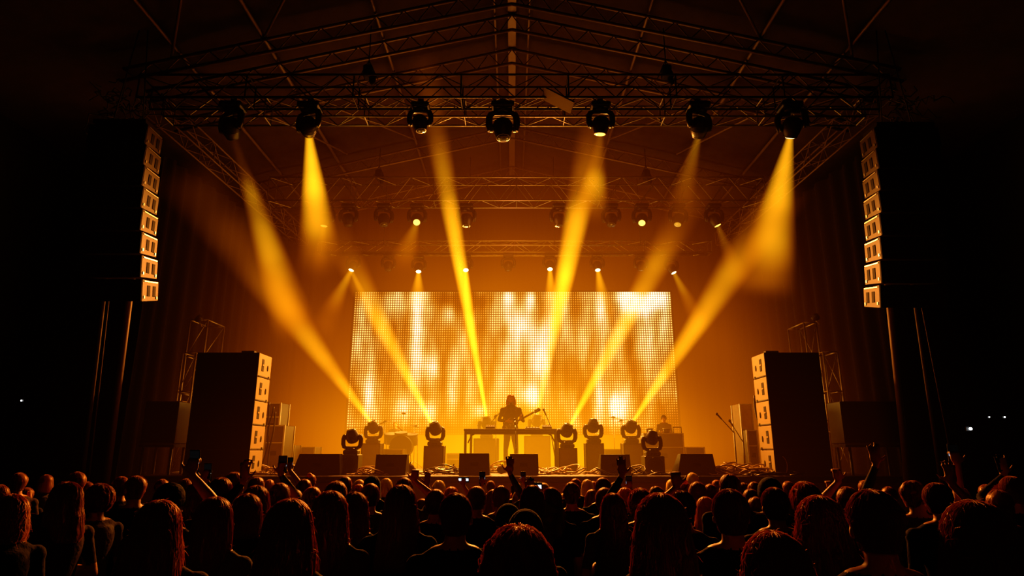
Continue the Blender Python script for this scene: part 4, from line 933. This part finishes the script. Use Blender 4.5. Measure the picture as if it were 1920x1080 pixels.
# px, head top, head width px, hair kind, colour, facing (deg, 0 = stage), extra
crowd = [
 (22,930,62,'bob','brown',-62,'face in profile lit from the stage, at the far left edge'),(38,886,27,'short','dark',-60,'small face in profile near the left edge'),(88,891,24,'bob','dark',-55,''),(1,908,30,'short','dark',-70,''),
 (52,914,22,'tail','dark',-50,''),(146,884,30,'short','dark',-60,''),(165,903,22,'short','dark',-65,''),(128,906,52,'long','dark',-70,'nose and lips rim-lit in profile'),(190,908,46,'curly','dark',-60,'curly hair and face in profile'),
 (229,893,28,'short','dark',-50,''),(258,890,36,'crop','dark',-55,'forehead and nose rim-lit'),(320,905,52,'beanie','dark',-15,''),(370,907,42,'long','brown',-15,'reddish hair edge'),(300,942,82,'long','brown',-25,'wide shoulder glowing reddish'),
 (403,935,66,'long','dark',-8,''),(415,895,42,'short','dark',-10,''),(440,885,37,'short','dark',-12,''),(465,929,54,'bob','dark',-15,'neck and collar showing'),(480,913,50,'long','dark',-10,''),(482,894,28,'short','dark',0,''),
 (525,905,36,'short','dark',-15,''),(553,916,32,'crop','dark',0,''),(571,898,27,'short','dark',0,''),(583,889,20,'bun','dark',0,''),(586,911,34,'crop','brown',0,''),(544,940,88,'long','brown',-5,'broad glowing reddish outline'),
 (620,924,66,'long','brown',-10,'wavy strands over the right shoulder'),(631,901,40,'short','dark',0,''),(647,893,26,'short','dark',0,''),(666,925,52,'long','dark',-8,''),(674,899,20,'short','fair',0,''),(673,909,24,'bob','brown',0,''),
 (695,906,34,'short','dark',0,''),(698,894,30,'hood','dark',0,''),(724,898,24,'bob','fair',0,'fair glowing hair'),(758,895,34,'short','dark',0,''),(752,912,56,'long','dark',0,'long smooth hair spreading over the shoulders'),
 (791,935,25,'short','dark',-5,''),(823,901,24,'curly','fair',0,'fair hair lit from the stage'),(846,913,27,'curly','brown',0,''),(817,917,37,'short','dark',0,''),(855,922,59,'crop','dark',0,'broad shoulders, short cropped head'),
 (893,911,34,'short','dark',8,'rim-lit right shoulder'),(925,919,28,'long','dark',0,''),(939,910,34,'short','dark',0,''),(953,944,46,'beanie','dark',0,''),(964,924,22,'curly','brown',0,''),(973,918,24,'crop','fair',0,''),
 (920,901,16,'short','dark',0,''),(968,904,20,'short','dark',0,''),(998,912,41,'long','dark',0,'phone raised in both hands'),(1019,905,23,'short','fair',0,''),(1033,916,41,'long','dark',5,''),(1071,902,33,'crop','dark',0,'slim neck and rim-lit shoulders'),
 (1079,897,20,'short','brown',0,''),(1056,926,17,'bob','fair',0,''),(1101,900,23,'bob','fair',0,''),(1112,902,17,'short','brown',0,''),(1130,895,30,'short','dark',0,''),(1154,903,24,'short','dark',0,''),(1133,914,34,'short','dark',5,''),
 (1110,919,27,'long','dark',0,''),(1149,927,44,'long','brown',8,'wavy reddish hair to the shoulders'),(985,960,62,'hood','dark',0,''),(970,989,135,'curly','brown',0,'huge dark head filling the bottom centre'),
 (1172,915,32,'curly','brown',0,''),(1200,917,46,'curly','brown',8,'frizzy red-lit hair'),(1238,930,97,'long','brown',5,'long hair flaring over both shoulders'),(1230,911,30,'short','dark',0,''),(1258,900,18,'bob','fair',0,''),(1283,903,21,'bun','brown',0,''),
 (1298,887,22,'long','fair',0,'tall pale-lit hair'),(1307,903,34,'short','dark',0,''),(1278,920,46,'short','dark',0,''),(1256,921,15,'short','fair',0,''),(1331,907,20,'short','dark',0,''),(1343,899,18,'crop','brown',10,''),(1367,886,36,'crop','dark',0,'tall man with clear neckline'),
 (1393,904,21,'crop','dark',0,''),(1414,903,25,'short','dark',0,''),(1407,915,30,'crop','dark',0,''),(1442,894,40,'cap','dark',10,''),(1322,933,36,'long','brown',12,'curly reddish strands down the side'),(1367,917,64,'short','dark',12,'ear visible, one shoulder rim-lit'),
 (1417,930,31,'crop','dark',0,''),(1451,914,46,'short','dark',5,''),(1477,902,20,'short','dark',0,''),(1508,905,56,'curly','brown',15,'lit curls at the temple'),(1535,934,88,'long','brown',15,'long straight hair shining in strands'),
 (1588,912,38,'short','dark',20,''),(1635,918,98,'short','dark',12,'round dark head with rim-lit left edge'),(1560,914,26,'short','dark',10,''),(1712,899,40,'crop','dark',75,'bald brow in profile'),(1757,905,46,'short','dark',50,'rim-lit cheek'),
 (1825,945,112,'long','dark',30,'cheek and hair edge rim-lit'),(1872,918,40,'short','dark',30,''),(1897,893,42,'short','dark',40,''),(1450,1004,120,'bob','brown',5,'dark head sunk low at the bottom edge'),(1665,912,26,'short','dark',30,''),
 (1800,915,30,'bob','dark',30,''),(1848,908,26,'short','dark',30,''),(535,897,22,'short','dark',0,''),(350,897,26,'short','dark',-10,''),(505,900,20,'bob','dark',0,''),(305,898,24,'short','dark',-30,''),(1620,900,22,'short','dark',20,''),(110,915,26,'short','dark',-50,''),
]
# raised hands: index by head px -> (arm, hand px, hand py[, phone, both])
raise_ = {320: [(1, 361, 866, 'p')], 370: [(1, 387, 886, 'p')], 480: [(-1, 459, 882, None)], 525: [(1, 528, 872, 'p')], 535: [(1, 543, 869, 'p')], 758: [(1, 778, 886, 'f')], 791: [(1, 799, 887, None)], 846: [(1, 869, 900, 'pw')], 925: [(-1, 904, 897, 'p')],
          939: [(1, 956, 872, None)], 998: [(1, 1001, 914, 'pw'), (-1, 993, 914, None)], 1200: [(-1, 1166, 874, None)], 1172: [(1, 1180, 905, 'p')], 1278: [(-1, 1268, 892, 'f')], 1712: [(-1, 1640, 852, None)], 1872: [(-1, 1792, 852, 'p')], 1897: [(-1, 1880, 872, None)],
          1588: [(-1, 1570, 885, 'f')], 1560: [(-1, 1555, 906, 'f')], 1757: [(1, 1782, 888, None)], 968: [(1, 981, 895, 'p')]}
arm_side = {320:1}
# solve standing spots
ppl = []
for i, (px, top, w, hk, hc, face, ex) in enumerate(crowd):
    W = KINDW[hk]; Y = F * W / w / .968
    for _ in range(4):
        Y = max(1.9, min(12.3, Y)); z = P(px, top, Y).z; s = z / 1.755; s = max(.86, min(1.12, s)); Y = F * W * s / w / .968
    Y = max(1.9, min(12.2, Y)); ppl.append([px, top, Y, i])
for it in range(60):
    moved = False
    for a in range(len(ppl)):
        for b in range(a + 1, len(ppl)):
            A, B = ppl[a], ppl[b]; xa, xb = P(A[0], 900, A[2]).x, P(B[0], 900, B[2]).x
            dx = abs(xa - xb); dy = B[2] - A[2]; need = .35 if dx < .32 else (.31 * max(0, 1 - (dx - .32) / .24) + .04)
            if dx < .56 and abs(dy) < need:
                pu = (need - abs(dy)) / 2 + .005; sg = 1 if dy > 0 else -1
                if A[2] - sg * pu > 1.85: A[2] -= sg * pu * min(1, A[2] / 4)
                B[2] += sg * pu * min(1, B[2] / 4); A[2] = min(12.35, max(1.85, A[2])); B[2] = min(12.35, max(1.85, B[2])); moved = True
    if not moved: break
marks = [(0, 'far left darkness'), (130, 'dark left side'), (225, 'left array pipes'), (330, 'left subwoofer stack'), (500, 'case beside left stack'), (560, 'wide left wedge monitor'), (645, 'second stage moving head'), (730, 'second wedge monitor'), (790, 'aimed-aside light'),
         (858, 'centre-left wedge monitor'), (925, 'guitarist'), (1012, 'right half of the table'), (1050, 'light right of table'), (1095, 'two right-hand columns'), (1165, 'right beam column'), (1250, 'wide right wedge monitor'), (1345, 'bright cable heap'), (1405, 'right subwoofer stack'),
         (1545, 'right scaffold'), (1640, 'right array pipes'), (1760, 'far right darkness')]
HN = dict(short='short-haired', crop='close-cropped', long='long-haired', bob='bob-haired', curly='curly-haired', tail='ponytailed', bun='bun-wearing', cap='cap-wearing', hood='hooded', beanie='beanie-wearing')
def mark(px):
    r = marks[0][1]
    for x, n in marks:
        if px >= x: r = n
    return r
def rowname(w): return 'nearest row' if w >= 80 else 'near row' if w >= 50 else 'middle rows' if w >= 32 else 'distant rows'
keys = {}
for i, c in enumerate(crowd):
    keys.setdefault((HN[c[3]], rowname(c[2]), mark(c[0]), bool(raise_.get(c[0]))), []).append((c[0], i))
ords = ['leftmost', 'second from the left', 'third from the left', 'fourth from the left', 'fifth from the left']
lab = {}
for k, v in keys.items():
    v.sort()
    for q, (px, i) in enumerate(v):
        ex = crowd[i][6]
        arm = ', arm raised' if k[3] and (not ex or crowd[i][0] == 1200) else ''
        t = f'{k[0]} person in the {k[1]} below the {k[2]}{arm}'
        if ex: t = f'{k[0]} person, {ex}, below the {k[2]}{arm}' if len(ex.split()) < 7 else f'{k[0]} person, {ex}'
        if len(v) > 1 and not ex: t = f'{k[0]} person' + (' raising an arm' if arm else '') + f' in the {k[1]} below the {k[2]}, {ords[q]}'.replace('second from the left', 'second') if arm else f'{k[0]} person in the {k[1]} below the {k[2]}, {ords[q]}'
        lab[i] = t
hand_n = 0
for px, top, Y, i in ppl:
    _, _, w, hk, hc, face, ex = crowd[i]
    p = P(px, top, Y); hat = .012 if hk not in ('curly',) else .03; s = p.z / (1.755 + hat)
    rot = R(-face)        # facing: negative = turned to the picture's right
    near = w > 40; v = i % 3
    loc = Vector((p.x, Y, 0))
    ra = raise_.get(px)
    if ra:
        pose = dict(top=['cloth', 'cloth2', 'cloth3'][i % 3], sleeve='short' if i % 2 else 'long'); phones = []
        Mi = (Matrix.Translation(loc) @ Matrix.Rotation(-rot if False else rot * .3, 4, 'Z') @ Matrix.Scale(s, 4)).inverted()
        rot = rot * .3 + 0; pose['yaw'] = R(-face) * .7
        for arm, hx, hy, fl in ra:
            tgt = P(hx, hy, Y + .22); lt = Mi @ tgt
            if (lt - Vector((arm * .19, 0, 1.4))).length > .62:      # reach limited: pull to a nearer depth plane
                for yy in (Y + .05, Y - .1, Y - .3):
                    l2 = Mi @ P(hx, hy, yy)
                    if (l2 - Vector((arm * .19, 0, 1.4))).length < (lt - Vector((arm * .19, 0, 1.4))).length: lt = l2
            lt = lt - Vector((0, 0, .08)); k = 'la' if arm < 0 else 'ra'
            sh = Vector((arm * .19, 0, 1.405)); dd = lt - sh
            if dd.length > .55: lt = sh + dd.normalized() * .55
            pose[k] = lt; pose[k + 'd'] = (0.02 * arm, .1, 1.); pose[k + 'side'] = (-arm, 0, .1); pose[k + 'c'] = 1.1 if fl in ('f', 'p', 'pw') else .12; pose[k + 'up'] = (0, -1, 0)
            if fl in ('p', 'pw'): phones.append((lt + Vector((0, .035, .085)), fl))
        me, HT = human(pose, 'body', .011)
        Mw = Matrix.Translation(loc) @ Matrix.Rotation(rot, 4, 'Z') @ Matrix.Scale(s, 4)
        for lp, fl in phones:
            wp = Mw @ lp; ph = empty('smartphone', wp, (R(8), 0, R(rnd.uniform(-15, 15)) + (R(90) if fl == 'pw' and False else 0)))
            land = fl == 'pw'; dx, dz = (.15, .075) if land else (.075, .15)
            MB().box((0, 0, 0), (dx, .009, dz), bev=.003).build('phone_body', M['black'], ph)
            MB().box((0, -.0055, 0), (dx * .9, .001, dz * .9)).build('phone_screen', M['screen'] if fl == 'pw' or px in (904, 320, 370) else M['dimscreen'], ph)
            tag(ph, f'smartphone held up by the {HN[hk]} person below the {mark(px)}'.replace('case beside left stack', 'left case') + (', glowing' if land else '') + (' (near the stage edge)' if px == 535 else ' at the left' if px == 525 else ''), 'phone', 'smartphones held up in the crowd')
    else:
        me, HT = get_body([0, 1, 2, 3, 0, 3][i % 6])
    o = bpy.data.objects.new('person', me); COL.objects.link(o); o.location = loc; o.rotation_euler = (0, 0, rot); o.scale = (s, s, s)
    h = bpy.data.objects.new('cap' if hk == 'cap' else 'hood' if hk == 'hood' else 'beanie' if hk == 'beanie' else 'hair', get_hair(hk, v, near)); COL.objects.link(h); h.parent = o
    h.matrix_local = HT
    if hk not in ('cap', 'hood', 'beanie'):
        h.material_slots[0].link = 'OBJECT'; h.material_slots[0].material = HAIR[hc]
    tag(o, lab[i], 'person', 'concert crowd')
# ------------------------------------------------------------------ musicians (face the crowd)
def musician(px, top, Y, pose, hk, label, base=SZ, voxel=.008, hcol='dark', rz=math.pi):
    p = P(px, top, Y); s = (p.z - base) / 1.767
    me, HT = human(pose, 'body', voxel)
    o = bpy.data.objects.new('person', me); COL.objects.link(o); o.location = (p.x, Y, base + .002); o.rotation_euler = (0, 0, rz); o.scale = (s, s, s)
    if hk:
        h = bpy.data.objects.new('cap' if hk == 'cap' else 'hair', get_hair(hk, 5, False)); COL.objects.link(h); h.parent = o; h.matrix_local = HT
        h.material_slots[0].link = 'OBJECT'; h.material_slots[0].material = HAIR[hcol] if hk != 'cap' else M['cloth']
    return tag(o, label, 'person'), s, HT
YG = 16.75
g_pose = dict(top='cloth', legs='jean', sleeve='long', beard=True, stance=.12, sw=.205, bulk=1, ra=(.10, .21, 1.13), rae=(.29, .0, 1.17), rad=(-1, .25, -.15), raside=(0, .2, 1), raup=(0, 1, 0), rac=.45,
              la=(-.22, .26, 1.19), lae=(-.30, .03, 1.15), lad=(-.2, .5, .9), laside=(0, 0, 1), lac=.9, laup=(0, 1, -.2), nod=.05)
go, gs, gHT = musician(958, 741, YG, g_pose, 'hood', 'bearded guitarist in dark buttoned jacket standing behind the long table', hcol='dark')
go.children[0].name = 'hair'; go.children[0].data = get_hair('bob', 5, False).copy(); go.children[0].scale = (1.06, 1.08, 1.04); go.children[0].material_slots[0].link = 'OBJECT'; go.children[0].material_slots[0].material = HAIR['dark']
# jacket: collar, placket and hem as clothing child
jk = MB(); n = 28
for (r0_, z0_), (r1_, z1_) in (((.172, .90), (.176, 1.00)),):
    pass
prof = [(.186, .86), (.184, .95), (.166, 1.04), (.160, 1.12), (.170, 1.22), (.184, 1.31), (.186, 1.38), (.160, 1.45), (.100, 1.495), (.075, 1.52)]
vs = [(r * math.cos(2 * math.pi * k / n), r * .72 * math.sin(2 * math.pi * k / n), z) for r, z in prof for k in range(n)]
fs = [(i * n + k, i * n + (k + 1) % n, i * n + n + (k + 1) % n, i * n + n + k) for i in range(len(prof) - 1) for k in range(n)]
jk.add(vs, fs, True); jo = jk.build('jacket', M['cloth'], go)
bt = MB()
for z in (1.02, 1.12, 1.22, 1.32, 1.40): bt.lathe([(.009, 0), (.008, .006)], Matrix.Translation((0, .122 + (.012 if z > 1.2 else 0), z)) @ Matrix.Rotation(R(-90), 4, 'X'), 10)
bt.build('button', M['steel'], jo)
co = MB()
for s in (-1, 1): co.prism([(s * .01, 1.50), (s * .075, 1.53), (s * .085, 1.47), (s * .03, 1.42)], 1, .085, .10)
co.build('collar', M['cloth'], jo)
# guitar
gt = empty('electric_guitar', (go.location.x, YG - .20 * gs, SZ + 1.05 * gs)); dN = Vector((.86, .0, .46)).normalized()
def outline():
    pts = []
    for k in range(28):
        a = 2 * math.pi * k / 28; r = .165 + .035 * math.cos(2 * a) ; x = -.02 + r * 1.15 * math.cos(a); y = r * .82 * math.sin(a) * (1 - .22 * math.exp(-((x - .02) / .05) ** 2))
        pts.append((x, y))
    return pts
Rg = Matrix.Rotation(-math.atan2(dN.z, dN.x), 3, 'Y')
def gm(mb): mb.v = [tuple(Rg @ Vector(v)) for v in mb.v]; return mb
gm(MB().prism(outline(), 1, -.025, .02)).build('body', M['guitar'], gt)
gm(MB().box((.43, -.03, 0), (.50, .022, .05), bev=.005)).build('neck', M['wood'], gt)
gm(MB().prism([(.68, -.025), (.70, -.045), (.85, -.05), (.87, .0), (.83, .035), (.70, .03)], 1, -.035, -.015)).build('headstock', M['guitar'], gt)
tp = MB()
for k in range(6): tp.tube((.71 + .024 * k, -.025, .03), (.71 + .024 * k, -.025, .055), .007, n=6)
gm(tp).build('tuning_peg', M['steel'], gt)
st_ = MB()
for k in range(6): st_.tube((-.12, -.038, -.018 + k * .007), (.82, -.045, -.018 + k * .007), .0012, n=4)
gm(st_).build('strings', M['steel'], gt)
gm(MB().box((-.02, -.03, 0), (.03, .012, .07)).box((.07, -.03, 0), (.03, .012, .07)).box((-.13, -.03, 0), (.03, .014, .08))).build('pickup', M['steel'], gt)
MB().path([Rg @ Vector((-.2, 0, 0)), (-.20, .06, .14), (-.17, .06, .26), (-.12, .07, .36), (-.03, .09, .42), (.06, .10, .42), (.13, .10, .34), (.17, .09, .22), Rg @ Vector((.16, 0, .05))], .018, 6).build('strap', M['cloth2'], gt)
tag(gt, 'electric guitar slung across the guitarist, neck pointing up to the right', 'guitar')
musician(1244, 778, 17.4, dict(top='cloth2', sleeve='long', la='bent', ra='bent', beard=False), 'cap', 'capped musician in the haze behind the percussion desk', voxel=.012)
musician(741, 791, 19.2, dict(top='cloth2', sleeve='long', la=(-.25, .25, 1.5), ra='bent'), 'short', 'faint drummer in the haze behind the left drum kit, arm lifted', voxel=.012, base=SZ - .0)
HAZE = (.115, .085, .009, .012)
LP = (11500, 280, 75, 500, 2)
# ------------------------------------------------------------------ haze: glow put in as emission, nothing is scattered
m = bpy.data.materials.new('glowing_haze'); m.use_nodes = True; nt = m.node_tree; nt.nodes.clear(); N = nt.nodes.new; LK = nt.links.new
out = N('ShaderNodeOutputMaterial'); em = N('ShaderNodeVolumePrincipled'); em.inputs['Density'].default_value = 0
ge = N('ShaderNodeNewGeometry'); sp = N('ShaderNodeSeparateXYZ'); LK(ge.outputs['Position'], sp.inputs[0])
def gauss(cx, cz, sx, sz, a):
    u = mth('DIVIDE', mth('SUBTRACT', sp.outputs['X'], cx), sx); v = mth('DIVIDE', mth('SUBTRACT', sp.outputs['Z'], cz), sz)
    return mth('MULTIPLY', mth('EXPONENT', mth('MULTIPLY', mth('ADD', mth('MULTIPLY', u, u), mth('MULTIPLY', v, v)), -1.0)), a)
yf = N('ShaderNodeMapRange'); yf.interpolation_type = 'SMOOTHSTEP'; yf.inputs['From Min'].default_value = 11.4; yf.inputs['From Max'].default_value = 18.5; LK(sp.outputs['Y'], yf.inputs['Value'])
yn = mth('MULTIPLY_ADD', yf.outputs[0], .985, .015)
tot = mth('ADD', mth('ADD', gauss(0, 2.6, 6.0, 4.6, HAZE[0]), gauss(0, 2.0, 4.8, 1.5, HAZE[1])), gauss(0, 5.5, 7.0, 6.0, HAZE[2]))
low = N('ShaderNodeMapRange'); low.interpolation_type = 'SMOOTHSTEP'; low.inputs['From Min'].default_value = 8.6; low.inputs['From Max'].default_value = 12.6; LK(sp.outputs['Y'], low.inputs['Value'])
front_glow = mth('MULTIPLY', low.outputs[0], gauss(0, 1.2, 3.6, 1.1, HAZE[3]))  # extra low emission added to lift the stage skirt
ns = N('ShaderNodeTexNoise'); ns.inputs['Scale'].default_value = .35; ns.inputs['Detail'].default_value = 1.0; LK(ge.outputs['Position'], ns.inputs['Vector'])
tot = mth('MULTIPLY', mth('ADD', mth('MULTIPLY', tot, yn), front_glow), mth('MULTIPLY_ADD', ns.outputs['Fac'], 1.3, .35))
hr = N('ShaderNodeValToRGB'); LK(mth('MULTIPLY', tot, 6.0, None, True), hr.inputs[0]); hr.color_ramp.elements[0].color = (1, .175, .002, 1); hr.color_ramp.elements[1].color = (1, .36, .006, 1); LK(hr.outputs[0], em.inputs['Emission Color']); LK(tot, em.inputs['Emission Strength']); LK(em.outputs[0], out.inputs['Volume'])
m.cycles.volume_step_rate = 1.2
hm = MB(); hm.recalc = True; hz = hm.prism([(-7.75, .02), (7.75, .02), (7.75, 10.1), (0, 12.0), (-7.75, 10.1)], 1, 8.6, 22.4).build('glowing_haze', m); hz.visible_shadow = False
tag(hz, 'thin glowing amber haze filling the stage around the lights', 'haze', kind='stuff')
# ------------------------------------------------------------------ lamps
def area(name, loc, to, size, e, col=(1, .42, .06), spread=180, sy=None):
    l = bpy.data.lights.new(name, 'AREA'); l.energy = e; l.color = col; l.size = size; l.spread = R(spread)
    if sy: l.shape = 'RECTANGLE'; l.size_y = sy
    o = bpy.data.objects.new(name, l); COL.objects.link(o); o.location = loc; o.rotation_euler = (Vector(to) - Vector(loc)).to_track_quat('-Z', 'Y').to_euler(); pass
    return o
def spot(name, loc, to, ang, e, col=(1, .42, .06), r=.08, blend=.5):
    l = bpy.data.lights.new(name, 'SPOT'); l.energy = e; l.color = col; l.spot_size = R(ang); l.spot_blend = blend; l.shadow_soft_size = r
    o = bpy.data.objects.new(name, l); COL.objects.link(o); o.location = loc; o.rotation_euler = (Vector(to) - Vector(loc)).to_track_quat('-Z', 'Y').to_euler(); return o
def point(name, loc, e, r=.5, col=(1, .42, .06)):
    l = bpy.data.lights.new(name, 'POINT'); l.energy = e; l.color = col; l.shadow_soft_size = r
    o = bpy.data.objects.new(name, l); COL.objects.link(o); o.location = loc; return o
# rim spots added at two small moving heads, aimed over the crowd
for i, e in ((3, 1), (5, 1)):
    h = bh[i]; spot('crowd_rim_spot', h[0] + Vector((0, -.5, .1)), (h[0].x * 1.2, 6, 1.5), 80, LP[0] * e, (1, .31, .05), .4)
# stage glow: point lights added in place of haze light on nearby surfaces
for x in (-3.2, 3.2): point('stage_glow_fill', (x, 19.2, 2.9), LP[1], .9, (1, .42, .055))
point('roof_glow_fill', (0, 17.4, 8.4), LP[2], .8, (1, .30, .07))  # added fill without a fixture, warms roof and trusses
for h, ln in zip(hh, (0, 1, 0, 0, .3, .4, 1)):
    if ln: spot('beam_lamp', h[0] + h[1] * .3, h[0] + h[1] * 3, 16, LP[3] * ln, (1, .5, .08), .08)
point('roof_front_fill', (0, 11.2, 8.6), LP[4], .8, (1, .28, .08))  # weak added fill hung in mid-air, no fixture there
w = bpy.data.worlds.new('night'); sc.world = w; w.use_nodes = True
w.node_tree.nodes['Background'].inputs[0].default_value = (.15, .5, 1, 1); w.node_tree.nodes['Background'].inputs[1].default_value = .0008
sc.view_settings.view_transform = 'Standard'; sc.view_settings.look = 'None'; sc.view_settings.exposure = 0; sc.view_settings.gamma = 1
sc.view_settings.use_curve_mapping = True          # film-like toe
cm = sc.view_settings.curve_mapping; cv = cm.curves[3]
for p_ in ((.012, .0048), (.05, .036), (.16, .15), (.5, .5)): cv.points.new(*p_)
cm.update()
c = sc.cycles
c.max_bounces = 2; c.diffuse_bounces = 1; c.glossy_bounces = 1; c.transmission_bounces = 2; c.volume_bounces = 0; c.transparent_max_bounces = 48
c.use_denoising = True; c.sample_clamp_indirect = 2.0; c.sample_clamp_direct = 0; c.use_adaptive_sampling = True; c.adaptive_threshold = .035; c.adaptive_min_samples = 12
c.caustics_reflective = False; c.caustics_refractive = False; c.volume_max_steps = 128; c.volume_step_rate = 1.0
